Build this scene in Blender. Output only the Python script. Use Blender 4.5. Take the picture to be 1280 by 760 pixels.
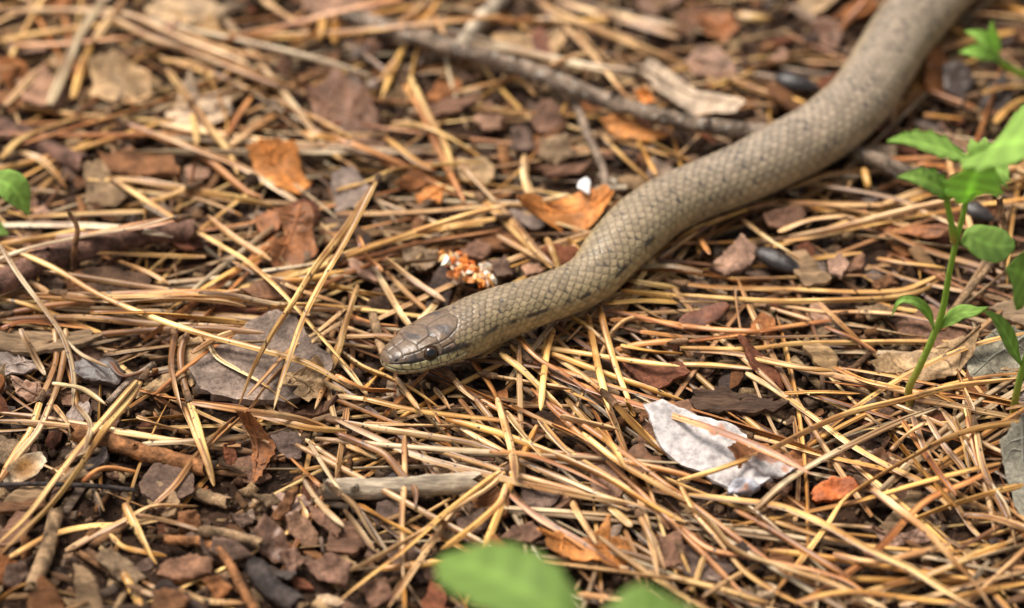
import bpy, math, random
import numpy as np
from mathutils import Vector, Matrix, kdtree

random.seed(7); RNG = np.random.default_rng(7)
for o in list(bpy.data.objects): bpy.data.objects.remove(o)
SC = bpy.context.scene
COL = SC.collection
MM = 0.001

# ------------------------------------------------------------------ camera
PITCH = math.radians(40.0); DIST = 0.55; WIDE = 0.18
CAM = np.array([0.0, -DIST*math.cos(PITCH), DIST*math.sin(PITCH)])
FWD = np.array([0.0, math.cos(PITCH), -math.sin(PITCH)])
RGT = np.array([1.0, 0, 0]); UPV = np.array([0.0, math.sin(PITCH), math.cos(PITCH)])
FPX = 1280.0*DIST/WIDE
cam = bpy.data.cameras.new('camera'); cam_o = bpy.data.objects.new('camera', cam); COL.objects.link(cam_o)
cam_o.location = CAM; cam_o.rotation_euler = (math.radians(90)-PITCH, 0, 0)
cam.sensor_width = 36.0; cam.lens = 36.0*DIST/WIDE
cam.clip_start = 0.01; cam.clip_end = 200.0
cam.dof.use_dof = True; cam.dof.focus_distance = 0.524; cam.dof.aperture_fstop = 10.0
SC.camera = cam_o

# ------------------------------------------------------------------ light (soft overcast daylight under open pines)
SUN_EL, SUN_AZ = math.radians(64), math.radians(-58)      # azimuth from +Y, towards -X: behind and left
world = bpy.data.worlds.new('World'); SC.world = world; world.use_nodes = True
wn = world.node_tree.nodes; wl = world.node_tree.links; wn.clear()
sky = wn.new('ShaderNodeTexSky'); sky.sky_type = 'NISHITA'; sky.sun_disc = False
sky.sun_elevation = SUN_EL; sky.sun_rotation = SUN_AZ; sky.dust_density = 4.0; sky.ozone_density = 0.6
hs = wn.new('ShaderNodeHueSaturation'); hs.inputs['Saturation'].default_value = 0.12
bg = wn.new('ShaderNodeBackground'); bg.inputs['Strength'].default_value = 0.095
wo = wn.new('ShaderNodeOutputWorld')
wl.new(sky.outputs[0], hs.inputs['Color']); wl.new(hs.outputs[0], bg.inputs['Color']); wl.new(bg.outputs[0], wo.inputs[0])
sun = bpy.data.lights.new('sun', 'SUN'); sun.energy = 2.8; sun.angle = math.radians(24); sun.color = (1.0, 0.92, 0.80)
sun_o = bpy.data.objects.new('sun', sun); COL.objects.link(sun_o)
sd = Vector((math.sin(SUN_AZ)*math.cos(SUN_EL), math.cos(SUN_AZ)*math.cos(SUN_EL), math.sin(SUN_EL)))
sun_o.rotation_euler = (-sd).to_track_quat('-Z', 'Y').to_euler(); sun_o.location = sd*2
SC.view_settings.view_transform = 'Standard'; SC.view_settings.look = 'None'
SC.view_settings.exposure = 0.78; SC.view_settings.gamma = 1.0; SC.view_settings.use_curve_mapping = False
SC.cycles.use_denoising = True
SC.cycles.max_bounces = 6

# ------------------------------------------------------------------ photo pixel -> ground helpers
def ray(px, py):
    px = np.asarray(px, float); py = np.asarray(py, float)
    return FWD*FPX + np.multiply.outer(px-640.0, RGT) + np.multiply.outer(380.0-py, UPV)
def PZ(px, py, z):
    d = ray(px, py); t = (np.asarray(z, float)-CAM[2])/d[..., 2]
    return CAM + d*t[..., None]
def PY(px, py, y):
    d = ray(px, py); t = (np.asarray(y, float)-CAM[1])/d[..., 1]
    return CAM + d*t[..., None]
def PN(px, py, p0, n):
    d = ray(px, py); t = np.dot(p0-CAM, n)/np.dot(d, n)
    return CAM + d*t[..., None]
def to_px(p):
    v = np.asarray(p)-CAM; zc = v@FWD
    return 640.0+FPX*(v@RGT)/zc, 380.0-FPX*(v@UPV)/zc, zc

# ------------------------------------------------------------------ materials
def base_mat(name):
    m = bpy.data.materials.new(name); m.use_nodes = True
    n = m.node_tree.nodes; l = m.node_tree.links
    return m, n, l, n['Principled BSDF']
def N(n, t, **kw):
    x = n.new(t)
    for k, v in kw.items(): setattr(x, k, v)
    return x
def mixc(n, l, fac, a, b, mode='MIX'):
    x = n.new('ShaderNodeMix'); x.data_type = 'RGBA'; x.blend_type = mode
    for s, v in ((x.inputs[0], fac), (x.inputs[6], a), (x.inputs[7], b)):
        if isinstance(v, bpy.types.NodeSocket): l.new(v, s)
        elif isinstance(v, tuple): s.default_value = (*v, 1) if len(v) == 3 else v
        else: s.default_value = v
    return x.outputs[2]
def ramp(n, l, src, lo, hi):
    x = n.new('ShaderNodeMapRange'); x.inputs[1].default_value = lo; x.inputs[2].default_value = hi
    x.interpolation_type = 'SMOOTHSTEP'
    l.new(src, x.inputs[0]); return x.outputs[0]

def chip_mat(name, rough=.75, spec=.18, s1=260, s2=1500, dark=.58, light=1.25, bump=.5, stretch=(1, 1, 1), spot=None, transl=0):
    m, n, l, p = base_mat(name)
    tc = N(n, 'ShaderNodeTexCoord'); oi = N(n, 'ShaderNodeObjectInfo')
    mp = N(n, 'ShaderNodeMapping'); mp.inputs['Scale'].default_value = stretch
    l.new(tc.outputs['Object'], mp.inputs[0])
    vm = N(n, 'ShaderNodeVectorMath', operation='ADD'); cx = N(n, 'ShaderNodeCombineXYZ')
    l.new(oi.outputs['Random'], cx.inputs[0]); l.new(oi.outputs['Random'], cx.inputs[1])
    l.new(mp.outputs[0], vm.inputs[0]); l.new(cx.outputs[0], vm.inputs[1])
    n1 = N(n, 'ShaderNodeTexNoise'); n1.inputs['Scale'].default_value = s1; n1.inputs['Detail'].default_value = 6; n1.inputs['Roughness'].default_value = .62
    n2 = N(n, 'ShaderNodeTexNoise'); n2.inputs['Scale'].default_value = s2; n2.inputs['Detail'].default_value = 5; n2.inputs['Roughness'].default_value = .7
    l.new(vm.outputs[0], n1.inputs[0]); l.new(vm.outputs[0], n2.inputs[0])
    at = N(n, 'ShaderNodeAttribute', attribute_name='col')
    c = mixc(n, l, ramp(n, l, n1.outputs[0], .33, .68), (dark,)*3, (light,)*3)
    c = mixc(n, l, 1.0, at.outputs['Color'], c, 'MULTIPLY')
    g = mixc(n, l, ramp(n, l, n2.outputs[0], .34, .64), (.62, .6, .6), (1.18, 1.18, 1.16))
    c = mixc(n, l, 1.0, c, g, 'MULTIPLY')
    if spot:
        n3 = N(n, 'ShaderNodeTexNoise'); n3.inputs['Scale'].default_value = s1*1.7; n3.inputs['Detail'].default_value = 3
        l.new(vm.outputs[0], n3.inputs[0])
        c = mixc(n, l, ramp(n, l, n3.outputs[0], spot[1], spot[1]+.06), c, spot[0])
    l.new(c, p.inputs['Base Color'])
    p.inputs['Roughness'].default_value = rough; p.inputs['Specular IOR Level'].default_value = spec
    ad = N(n, 'ShaderNodeMath', operation='ADD'); l.new(n1.outputs[0], ad.inputs[0]); l.new(n2.outputs[0], ad.inputs[1])
    b = N(n, 'ShaderNodeBump'); b.inputs['Strength'].default_value = bump; b.inputs['Distance'].default_value = .0006
    l.new(ad.outputs[0], b.inputs['Height']); l.new(b.outputs[0], p.inputs['Normal'])
    if transl:
        p.inputs['Subsurface Weight'].default_value = transl; p.inputs['Subsurface Radius'].default_value = (.0012, .0006, .0002)
    return m

M = {}
M['bark'] = chip_mat('bark_chip', bump=.7)
M['wood'] = chip_mat('fibrous_wood', s1=300, s2=1400, bump=.8, stretch=(.25, 2.2, 1))
M['leaf'] = chip_mat('dead_leaf_brown', rough=.55, spec=.35, s1=220, s2=1300, dark=.6, light=1.25, bump=.45)
M['gloss'] = chip_mat('glossy_dark_chip', rough=.33, spec=.55, s1=300, bump=.3)
M['white'] = chip_mat('papery_white_bark', rough=.75, spec=.25, s1=95, s2=600, dark=.78, light=1.10, bump=.25, spot=((.36, .19, .13), .625))
M['stone'] = chip_mat('grey_felted', rough=.9, spec=.15, s1=200, s2=1800, dark=.7, light=1.15, bump=.6)
M['twig'] = chip_mat('twig_bark', rough=.75, spec=.25, s1=330, s2=1300, dark=.4, light=1.5, bump=.9)
M['branch'] = chip_mat('lichen_flecked_bark', rough=.8, spec=.2, s1=380, s2=1300, dark=.35, light=1.5, bump=1.0, spot=((.50, .45, .38), .60))
M['crumb'] = chip_mat('humus_crumb', rough=.85, spec=.2, s1=500, s2=2000, bump=.6)
M['orange'] = chip_mat('orange_crumb', rough=.35, spec=.5, s1=500, s2=2200, dark=.8, light=1.2, bump=.3, transl=.25)

def needle_mat():
    m, n, l, p = base_mat('dry_pine_needle')
    at = N(n, 'ShaderNodeAttribute', attribute_name='col'); nv = N(n, 'ShaderNodeAttribute', attribute_name='nv')
    def tex(sc, scale, det):
        mp = N(n, 'ShaderNodeMapping'); mp.inputs['Scale'].default_value = sc; l.new(nv.outputs['Vector'], mp.inputs[0])
        t = N(n, 'ShaderNodeTexNoise'); t.inputs['Scale'].default_value = scale; t.inputs['Detail'].default_value = det
        l.new(mp.outputs[0], t.inputs[0]); return t.outputs[0]
    st = tex((.035, 7.0, 60.0), 1.0, 4); bl = tex((.10, .8, 90.0), 1.0, 3); sp = tex((.9, 4.0, 70.0), 1.0, 2)
    c = mixc(n, l, ramp(n, l, st, .34, .62), (.36, .27, .20), (1.30, 1.28, 1.22))
    c = mixc(n, l, 1.0, at.outputs['Color'], c, 'MULTIPLY')
    c2 = mixc(n, l, ramp(n, l, bl, .36, .66), (.62, .47, .36), (1.2, 1.22, 1.26))
    c = mixc(n, l, 1.0, c, c2, 'MULTIPLY')
    c = mixc(n, l, ramp(n, l, sp, .63, .71), c, (.05, .03, .018))
    l.new(c, p.inputs['Base Color'])
    p.inputs['Roughness'].default_value = .38; p.inputs['Specular IOR Level'].default_value = .5
    b = N(n, 'ShaderNodeBump'); b.inputs['Strength'].default_value = .5; b.inputs['Distance'].default_value = .00025
    l.new(st, b.inputs['Height']); l.new(b.outputs[0], p.inputs['Normal'])
    return m
M['needle'] = needle_mat()

def soil_mat():
    m, n, l, p = base_mat('dark_forest_soil')
    tc = N(n, 'ShaderNodeTexCoord')
    def tex(s, d): 
        t = N(n, 'ShaderNodeTexNoise'); t.inputs['Scale'].default_value = s; t.inputs['Detail'].default_value = d; t.inputs['Roughness'].default_value = .7
        l.new(tc.outputs['Object'], t.inputs[0]); return t.outputs[0]
    a = tex(120, 6); b_ = tex(900, 6)
    c = mixc(n, l, ramp(n, l, a, .35, .65), (.020, .010, .006), (.07, .035, .019))
    c = mixc(n, l, ramp(n, l, b_, .55, .72), c, (.15, .08, .045))
    l.new(c, p.inputs['Base Color']); p.inputs['Roughness'].default_value = .9; p.inputs['Specular IOR Level'].default_value = .2
    ad = N(n, 'ShaderNodeMath', operation='ADD'); l.new(a, ad.inputs[0]); l.new(b_, ad.inputs[1])
    b = N(n, 'ShaderNodeBump'); b.inputs['Strength'].default_value = .9; b.inputs['Distance'].default_value = .002
    l.new(ad.outputs[0], b.inputs['Height']); l.new(b.outputs[0], p.inputs['Normal'])
    return m
M['soil'] = soil_mat()

def snake_mat():
    m, n, l, p = base_mat('snake_skin')
    at = N(n, 'ShaderNodeAttribute', attribute_name='col'); tc = N(n, 'ShaderNodeTexCoord')
    t = N(n, 'ShaderNodeTexNoise'); t.inputs['Scale'].default_value = 1600; t.inputs['Detail'].default_value = 4
    l.new(tc.outputs['Object'], t.inputs[0])
    g = mixc(n, l, ramp(n, l, t.outputs[0], .3, .7), (.8, .8, .78), (1.15, 1.15, 1.13))
    l.new(mixc(n, l, 1.0, at.outputs['Color'], g, 'MULTIPLY'), p.inputs['Base Color'])
    p.inputs['Roughness'].default_value = .33; p.inputs['Specular IOR Level'].default_value = .5
    b = N(n, 'ShaderNodeBump'); b.inputs['Strength'].default_value = .3; b.inputs['Distance'].default_value = .0003
    l.new(t.outputs[0], b.inputs['Height']); l.new(b.outputs[0], p.inputs['Normal'])
    return m
M['snake'] = snake_mat()

def eye_mat(name, col, rough=.06):
    m, n, l, p = base_mat(name)
    tc = N(n, 'ShaderNodeTexCoord'); t = N(n, 'ShaderNodeTexNoise'); t.inputs['Scale'].default_value = 1500
    l.new(tc.outputs['Object'], t.inputs[0])
    l.new(mixc(n, l, t.outputs[0], tuple(c*.5 for c in col), tuple(c*1.5 for c in col)), p.inputs['Base Color'])
    p.inputs['Roughness'].default_value = rough; p.inputs['Specular IOR Level'].default_value = .6
    return m
M['iris'] = eye_mat('iris_brown', (.045, .018, .009)); M['pupil'] = eye_mat('pupil_black', (.004, .004, .004), .04)

def green_mat(name, c1, c2):
    m, n, l, p = base_mat(name)
    tc = N(n, 'ShaderNodeTexCoord'); at = N(n, 'ShaderNodeAttribute', attribute_name='col')
    t = N(n, 'ShaderNodeTexNoise'); t.inputs['Scale'].default_value = 350; t.inputs['Detail'].default_value = 4
    l.new(tc.outputs['Object'], t.inputs[0])
    v = N(n, 'ShaderNodeTexVoronoi', feature='DISTANCE_TO_EDGE'); v.inputs['Scale'].default_value = 700
    l.new(tc.outputs['Object'], v.inputs[0])
    c = mixc(n, l, t.outputs[0], c1, c2); c = mixc(n, l, 1.0, c, at.outputs['Color'], 'MULTIPLY')
    l.new(c, p.inputs['Base Color']); p.inputs['Roughness'].default_value = .62; p.inputs['Specular IOR Level'].default_value = .22
    b = N(n, 'ShaderNodeBump'); b.inputs['Strength'].default_value = .5; b.inputs['Distance'].default_value = .0003
    l.new(v.outputs['Distance'], b.inputs['Height']); l.new(b.outputs[0], p.inputs['Normal'])
    tr = N(n, 'ShaderNodeBsdfTranslucent'); l.new(c, tr.inputs['Color'])
    ms = N(n, 'ShaderNodeMixShader'); ms.inputs[0].default_value = .48
    l.new(p.outputs[0], ms.inputs[1]); l.new(tr.outputs[0], ms.inputs[2])
    l.new(ms.outputs[0], n['Material Output'].inputs[0])
    return m
M['green'] = green_mat('seedling_leaf', (.29, .48, .09), (.40, .60, .15))
M['stem'] = green_mat('seedling_stem', (.30, .46, .07), (.36, .50, .10))

# ------------------------------------------------------------------ mesh helpers
def mesh_obj(name, V, F, mat, parent=None, origin=None, col=None, nv=None, smooth=True):
    V = np.asarray(V, np.float32).reshape(-1, 3)
    if origin is not None: V = V-np.asarray(origin, np.float32)
    me = bpy.data.meshes.new(name)
    if isinstance(F, np.ndarray):
        k = F.shape[1]
        me.vertices.add(len(V)); me.vertices.foreach_set('co', V.ravel())
        me.loops.add(F.size); me.loops.foreach_set('vertex_index', F.ravel().astype(np.int32))
        me.polygons.add(len(F)); me.polygons.foreach_set('loop_start', (np.arange(len(F))*k).astype(np.int32))
        me.update(calc_edges=True); me.validate()
    else:
        me.from_pydata(V.tolist(), [], [tuple(f) for f in F]); me.update()
    if smooth: me.polygons.foreach_set('use_smooth', np.ones(len(me.polygons), bool))
    if col is not None:
        c = np.ones((len(V), 4), np.float32); c[:, :3] = col
        a = me.attributes.new('col', 'FLOAT_COLOR', 'POINT'); a.data.foreach_set('color', c.ravel())
    if nv is not None:
        a = me.attributes.new('nv', 'FLOAT_VECTOR', 'POINT'); a.data.foreach_set('vector', np.asarray(nv, np.float32).ravel())
    if mat: me.materials.append(M[mat] if isinstance(mat, str) else mat)
    o = bpy.data.objects.new(name, me); COL.objects.link(o)
    if parent is not None:
        o.parent = parent
        if origin is not None: o.location = Vector(origin)-parent.location
    elif origin is not None: o.location = origin
    return o
def empty(name, loc):
    o = bpy.data.objects.new(name, None); o.empty_display_size = .005; COL.objects.link(o); o.location = loc; return o
def tag(o, label=None, cat=None, group=None, kind=None):
    if label: o['label'] = label
    if cat: o['category'] = cat
    if group: o['group'] = group
    if kind: o['kind'] = kind
    return o
def catmull(P, n):
    P = np.asarray(P, float)
    if len(P) == 2: 
        t = np.linspace(0, 1, n)[:, None]; return P[0]*(1-t)+P[1]*t
    Q = np.vstack([2*P[0]-P[1], P, 2*P[-1]-P[-2]])
    d = np.concatenate([[0], np.cumsum(np.linalg.norm(np.diff(P, axis=0), axis=1))]); out = []
    for t in np.linspace(0, d[-1], n):
        i = min(max(np.searchsorted(d, t, side='right')-1, 0), len(P)-2)
        u = (t-d[i])/max(d[i+1]-d[i], 1e-9); p0, p1, p2, p3 = Q[i:i+4]
        out.append(.5*((2*p1)+(p2-p0)*u+(2*p0-5*p1+4*p2-p3)*u*u+(3*p1-p0-3*p2+p3)*u**3))
    return np.array(out)
def snoise(P, f, seed):
    r = np.random.default_rng(seed); out = 0
    for k in range(5):
        d = r.normal(size=P.shape[1]); d /= np.linalg.norm(d)
        out = out+np.sin(P@d*f*(1+.45*k)+r.uniform(0, 6.28))/(1+.45*k)
    return out/2.2
def grid_faces(nr, nc, wrap=True):
    i = np.arange(nr-1)[:, None]; j = np.arange(nc if wrap else nc-1)[None, :]; j2 = (j+1) % nc
    return np.stack([i*nc+j, i*nc+j2, (i+1)*nc+j2, (i+1)*nc+j], -1).reshape(-1, 4)

# ------------------------------------------------------------------ height map the litter is stacked on
HX0, HX1, HY0, HY1, HR = -.165, .185, -.125, .165, .0005
NXH, NYH = int((HX1-HX0)/HR), int((HY1-HY0)/HR)
H = np.zeros((NYH, NXH), np.float32)
SB = np.full((NYH, NXH), 1.0, np.float32)          # underside of the snake
def cell(x, y):
    return (np.clip(((np.asarray(y)-HY0)/HR).astype(int), 0, NYH-1), np.clip(((np.asarray(x)-HX0)/HR).astype(int), 0, NXH-1))
def stamp_disc(x, y, z, r):
    k = int(r/HR)+1; iy, ix = cell(x, y)
    a, b, c, d = max(iy-k, 0), min(iy+k+1, NYH), max(ix-k, 0), min(ix+k+1, NXH)
    np.maximum(H[a:b, c:d], z, out=H[a:b, c:d])
def in_poly(X, Y, poly):
    ins = np.zeros(X.shape, bool); n = len(poly); j = n-1
    for i in range(n):
        xi, yi = poly[i][:2]; xj, yj = poly[j][:2]
        if yi != yj: ins ^= ((yi > Y) != (yj > Y)) & (X < (xj-xi)*(Y-yi)/(yj-yi)+xi)
        j = i
    return ins
def poly_cells(poly):
    poly = np.asarray(poly); (a, c), (b, d) = cell(poly[:, 0].min(), poly[:, 1].min()), cell(poly[:, 0].max(), poly[:, 1].max())
    ys = HY0+(np.arange(a, b+1)+.5)*HR; xs = HX0+(np.arange(c, d+1)+.5)*HR
    X, Y = np.meshgrid(xs, ys); return (a, b+1, c, d+1), X, Y, in_poly(X, Y, poly)

# ------------------------------------------------------------------ ground: one sheet
def axis(lo, hi, step):
    a = list(np.arange(lo, hi+step/2, step)); s = step
    out_l, out_r = [], []; x = lo
    while x > -60: s *= 1.35; x -= s; out_l.append(x)
    s = step; x = hi
    while x < 60: s *= 1.35; x += s; out_r.append(x)
    return np.array(out_l[::-1]+a+out_r)
gx, gy = axis(HX0, HX1, .0014), axis(HY0, HY1, .0014)
X, Y = np.meshgrid(gx, gy); P2 = np.stack([X.ravel(), Y.ravel()], 1)
Z = .0010*snoise(P2, 120, 1)+.0007*snoise(P2, 420, 2)+.0005*snoise(P2, 1300, 3)
soil = mesh_obj('ground', np.column_stack([P2, Z]), grid_faces(len(gy), len(gx), False), 'soil')
tag(soil, 'dark brown humus soil under the pine litter', 'ground', kind='structure')
hy, hx = np.meshgrid(HY0+(np.arange(NYH)+.5)*HR, HX0+(np.arange(NXH)+.5)*HR, indexing='ij')
Q2 = np.stack([hx.ravel(), hy.ravel()], 1)
H[:] = (.0010*snoise(Q2, 120, 1)+.0007*snoise(Q2, 420, 2)+.0005*snoise(Q2, 1300, 3)).reshape(NYH, NXH)

# ------------------------------------------------------------------ snake centre line (needed before the litter is laid)
SN = [(478,453,8),(498,449,24.5),(516.5,441.5,32),(535,433,35),(552.5,424.5,36.5),(581,413.5,35.5),(602,402,33.5),(641,387,33.5),
      (682,373,32.5),(712,362,32.5),(740,346,34),(764,318,38),(783,298,40),(805,277,40.5),(830,259,39),(854,247,38.5),(885,234,38.5),(935,214,40),
      (970,196,42),(1027,165,42.5),(1072,127,42),(1100,87,41.5),(1122,50,41.5),(1152,12,43),(1190,-28,43),(1245,-62,42),(1320,-80,41),(1400,-78,39),
      (1480,-60,36),(1560,-50,32),(1640,-62,26),(1720,-95,19),(1790,-140,12),(1840,-190,4)]
SN = np.array(SN, float)
zb = np.interp(np.arange(len(SN)), [0, 3, 6, 10, 16, len(SN)-1], [.0058, .0054, .0048, .0040, .0034, .0034])
zc = zb+.005
for _ in range(3):
    P3 = PZ(SN[:, 0], SN[:, 1], zc); dd = (P3-CAM)@FWD
    RR = SN[:, 2]*dd/FPX
    zc = zb+RR*.95
zc[:6] = zb[:6]+np.array([.0034, .0032, .0032, .0033, .0036, .0040])
P3 = PZ(SN[:, 0], SN[:, 1], zc); RR = SN[:, 2]*((P3-CAM)@FWD)/FPX
SPL = catmull(P3, 700)
sarc = np.concatenate([[0], np.cumsum(np.linalg.norm(np.diff(SPL, axis=0), axis=1))])
kn = [sarc[np.argmin(np.linalg.norm(SPL-p, axis=1))] for p in P3]
RSP = np.interp(sarc, kn, RR)*.95
for p, r in zip(SPL, RSP):
    r = max(r, .002)*1.02
    k = int(r/HR)+1; iy, ix = cell(p[0], p[1])
    if not (HX0 < p[0] < HX1 and HY0 < p[1] < HY1): continue
    a, b, c, d = max(iy-k, 0), min(iy+k+1, NYH), max(ix-k, 0), min(ix+k+1, NXH)
    dy, dx = np.meshgrid(np.arange(a, b)-iy, np.arange(c, d)-ix, indexing='ij'); q = (dy**2+dx**2)*HR*HR
    low = np.where(q < r*r, p[2]-np.sqrt(np.maximum(r*r-q, 0))-.0006, 1.0)
    np.minimum(SB[a:b, c:d], low, out=SB[a:b, c:d])
def under_snake(x, y): return SB[cell(x, y)] < .5

# ------------------------------------------------------------------ where needles are thick (photo cells 160 x 152 px)
DENS = np.array([[.7,.6,.7,.4,.6,.5,.3,.4],[.5,.6,.6,.6,.4,.5,.5,.5],[.7,.9,.9,.9,.7,.8,.5,.5],[.35,.4,.7,1.,1.,.7,.35,.8],[.15,.08,.22,.6,.9,1.,1.,1.]])
def dens(x, y):
    u, v, _ = to_px((x, y, 0.0)); return DENS[int(min(max(v/152, 0), 4)), int(min(max(u/160, 0), 7))]

# ------------------------------------------------------------------ humus crumbs: thousands of tiny chips, one object
CRUMB_COLS = np.array([(.10,.055,.032),(.06,.033,.02),(.16,.085,.045),(.22,.13,.075),(.15,.085,.055),(.24,.11,.05),(.30,.19,.10),(.20,.13,.085),(.05,.03,.02),(.34,.22,.12)])
def make_chips(name, n, smin, smax, flat, label, matn, lift=0.0, raise_h=True, cols=CRUMB_COLS, pw=2.2, slim=1.0):
    box = np.array([(-1,-1,-1),(1,-1,-1),(1,1,-1),(-1,1,-1),(-1,-1,1),(1,-1,1),(1,1,1),(-1,1,1)], float)
    fq = np.array([(0,3,2,1),(4,5,6,7),(0,1,5,4),(1,2,6,5),(2,3,7,6),(3,0,4,7)])
    xs = RNG.uniform(HX0, HX1, n); ys = RNG.uniform(HY0, HY1, n)
    s = smin+(smax-smin)*RNG.random(n)**pw
    V = box[None]*RNG.uniform(.6, 1.3, (n, 8, 3)); V[:, 4:] *= RNG.uniform(.5, 1, (n, 1, 1))
    V = V*(s[:, None]*np.stack([np.ones(n), RNG.uniform(.3, .9, n)*slim, RNG.uniform(flat*.6, flat*1.6, n)], 1))[:, None, :]*.5
    a = RNG.uniform(0, 6.28, n); tx = RNG.normal(0, .35, n); ty = RNG.normal(0, .35, n)
    R = np.zeros((n, 3, 3)); ca, sa, cx, sx, cy, sy = np.cos(a), np.sin(a), np.cos(tx), np.sin(tx), np.cos(ty), np.sin(ty)
    Rz = np.stack([np.stack([ca,-sa,0*a],1),np.stack([sa,ca,0*a],1),np.stack([0*a,0*a,1+0*a],1)],1)
    Rx = np.stack([np.stack([1+0*a,0*a,0*a],1),np.stack([0*a,cx,-sx],1),np.stack([0*a,sx,cx],1)],1)
    Ry = np.stack([np.stack([cy,0*a,sy],1),np.stack([0*a,1+0*a,0*a],1),np.stack([-sy,0*a,cy],1)],1)
    V = np.einsum('nij,nkj->nki', Rz@Rx@Ry, V)
    z = H[cell(xs, ys)]+lift+s*flat*.35
    z = np.minimum(z, SB[cell(xs, ys)]-s*.3)
    V += np.stack([xs, ys, z], 1)[:, None]
    F = (fq[None]+(np.arange(n)*8)[:, None, None]).reshape(-1, 4)
    c = cols[RNG.integers(0, len(cols), n)]*RNG.uniform(.35, 1.15, (n, 1))
    if raise_h:
        for x, y, zz, r in zip(xs, ys, z, s): stamp_disc(x, y, zz+r*flat*.3, r*.35*slim)
    o = mesh_obj(name, V.reshape(-1, 3), F, matn, col=np.repeat(c, 8, 0), smooth=False)
    tag(o, label, 'debris', kind='stuff'); return o
make_chips('humus_crumbs', 30000, .0005, .0034, .4, 'fine dark brown crumbs of bark and humus between the needles', 'crumb')
SPL_COLS = np.array([(.30,.17,.08),(.22,.11,.05),(.38,.25,.13),(.17,.10,.06),(.26,.18,.13),(.33,.15,.06),(.14,.075,.04)])
make_chips('wood_splinters', 4200, .002, .0095, .09, 'mass of thin wood splinters and needle stubs among the crumbs', 'wood', cols=SPL_COLS, pw=1.6, slim=.3, lift=.0002)

# ------------------------------------------------------------------ label bookkeeping
LAND = [(478,455,"the snake's snout"),(560,410,"the back of the snake's head"),(690,372,"the snake's neck"),(775,310,"the snake's first bend"),
 (900,232,"the snake's mid body"),(1080,115,"the snake's upper bend"),(585,340,"the orange crumbs"),(478,383,"the dark pellet"),(890,560,"the white bark flake"),
 (1040,612,"the orange-red bark flake"),(1165,400,"the tall green seedling"),(300,470,"the grey bark slab"),(365,295,"the torn brown leaf"),(348,210,"the bright orange leaf"),
 (95,300,"the upright stub of the reddish stick"),(640,75,"the long grey branch"),(500,610,"the pale broken twig"),(190,565,"the orange-brown twig"),(30,585,"the pale shell fragment"),
 (740,690,"the orange oak leaf"),(630,720,"the large blurred green leaf"),(972,325,"the glossy dark seed"),(918,320,"the pinkish bark chip"),(1150,455,"the dry tan leaf"),
 (1245,440,"the grey leaf by the seedling"),(1265,575,"the grey felted flake at the right edge"),(733,235,"the white crumb"),(150,100,"the round tan leaf"),(430,140,"the brown pitted leaf"),
 (860,115,"the pale torn leaf"),(400,370,"the pair of tall crossing needles"),(240,710,"the purple bark chunk"),(120,462,"the glossy dark flake"),(15,240,"the green leaf at the left edge"),
 (600,30,"the pale broken side stick"),(1230,55,"the small green sprout"),(1070,470,"the rotten wood chip"),(325,550,"the brown oak fragment")]
PENDING = []
def queue_label(o, kind, adj, pos, size):
    u, v, _ = to_px(pos); best = min(LAND, key=lambda L: (L[0]-u)**2+((L[1]-v)*1.3)**2)
    du, dv = u-best[0], (v-best[1])*1.2
    rel = ('right of' if du > 0 else 'left of') if abs(du) > abs(dv) else ('below' if dv > 0 else 'above')
    PENDING.append((o, kind, adj, rel, best[2], size))
def flush_labels():
    by = {}
    for it in PENDING: by.setdefault((it[1], it[2], it[3], it[4]), []).append(it)
    for (kind, adj, rel, land), L in by.items():
        L.sort(key=lambda i: -i[5]); n = len(L)
        words = {1: [''], 2: ['longer ', 'shorter '], 3: ['longest ', 'middle-length ', 'shortest '], 4: ['longest ', 'second longest ', 'third longest ', 'shortest '],
                 5: ['longest ', 'second longest ', 'third longest ', 'fourth longest ', 'shortest ']}.get(n)
        if kind != 'pine needle' and kind != 'pine needle pair' and n in (2, 3): words = {2: ['larger ', 'smaller '], 3: ['largest ', 'mid-sized ', 'smallest ']}[n]
        for i, it in enumerate(L):
            it[0]['label'] = f"{words[i] if words else ''}{adj} {kind} lying {rel} {land}"
            it[0]['group'] = f"{kind}s lying {rel} {land}" if not words else f"{kind}s in the litter"

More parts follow.
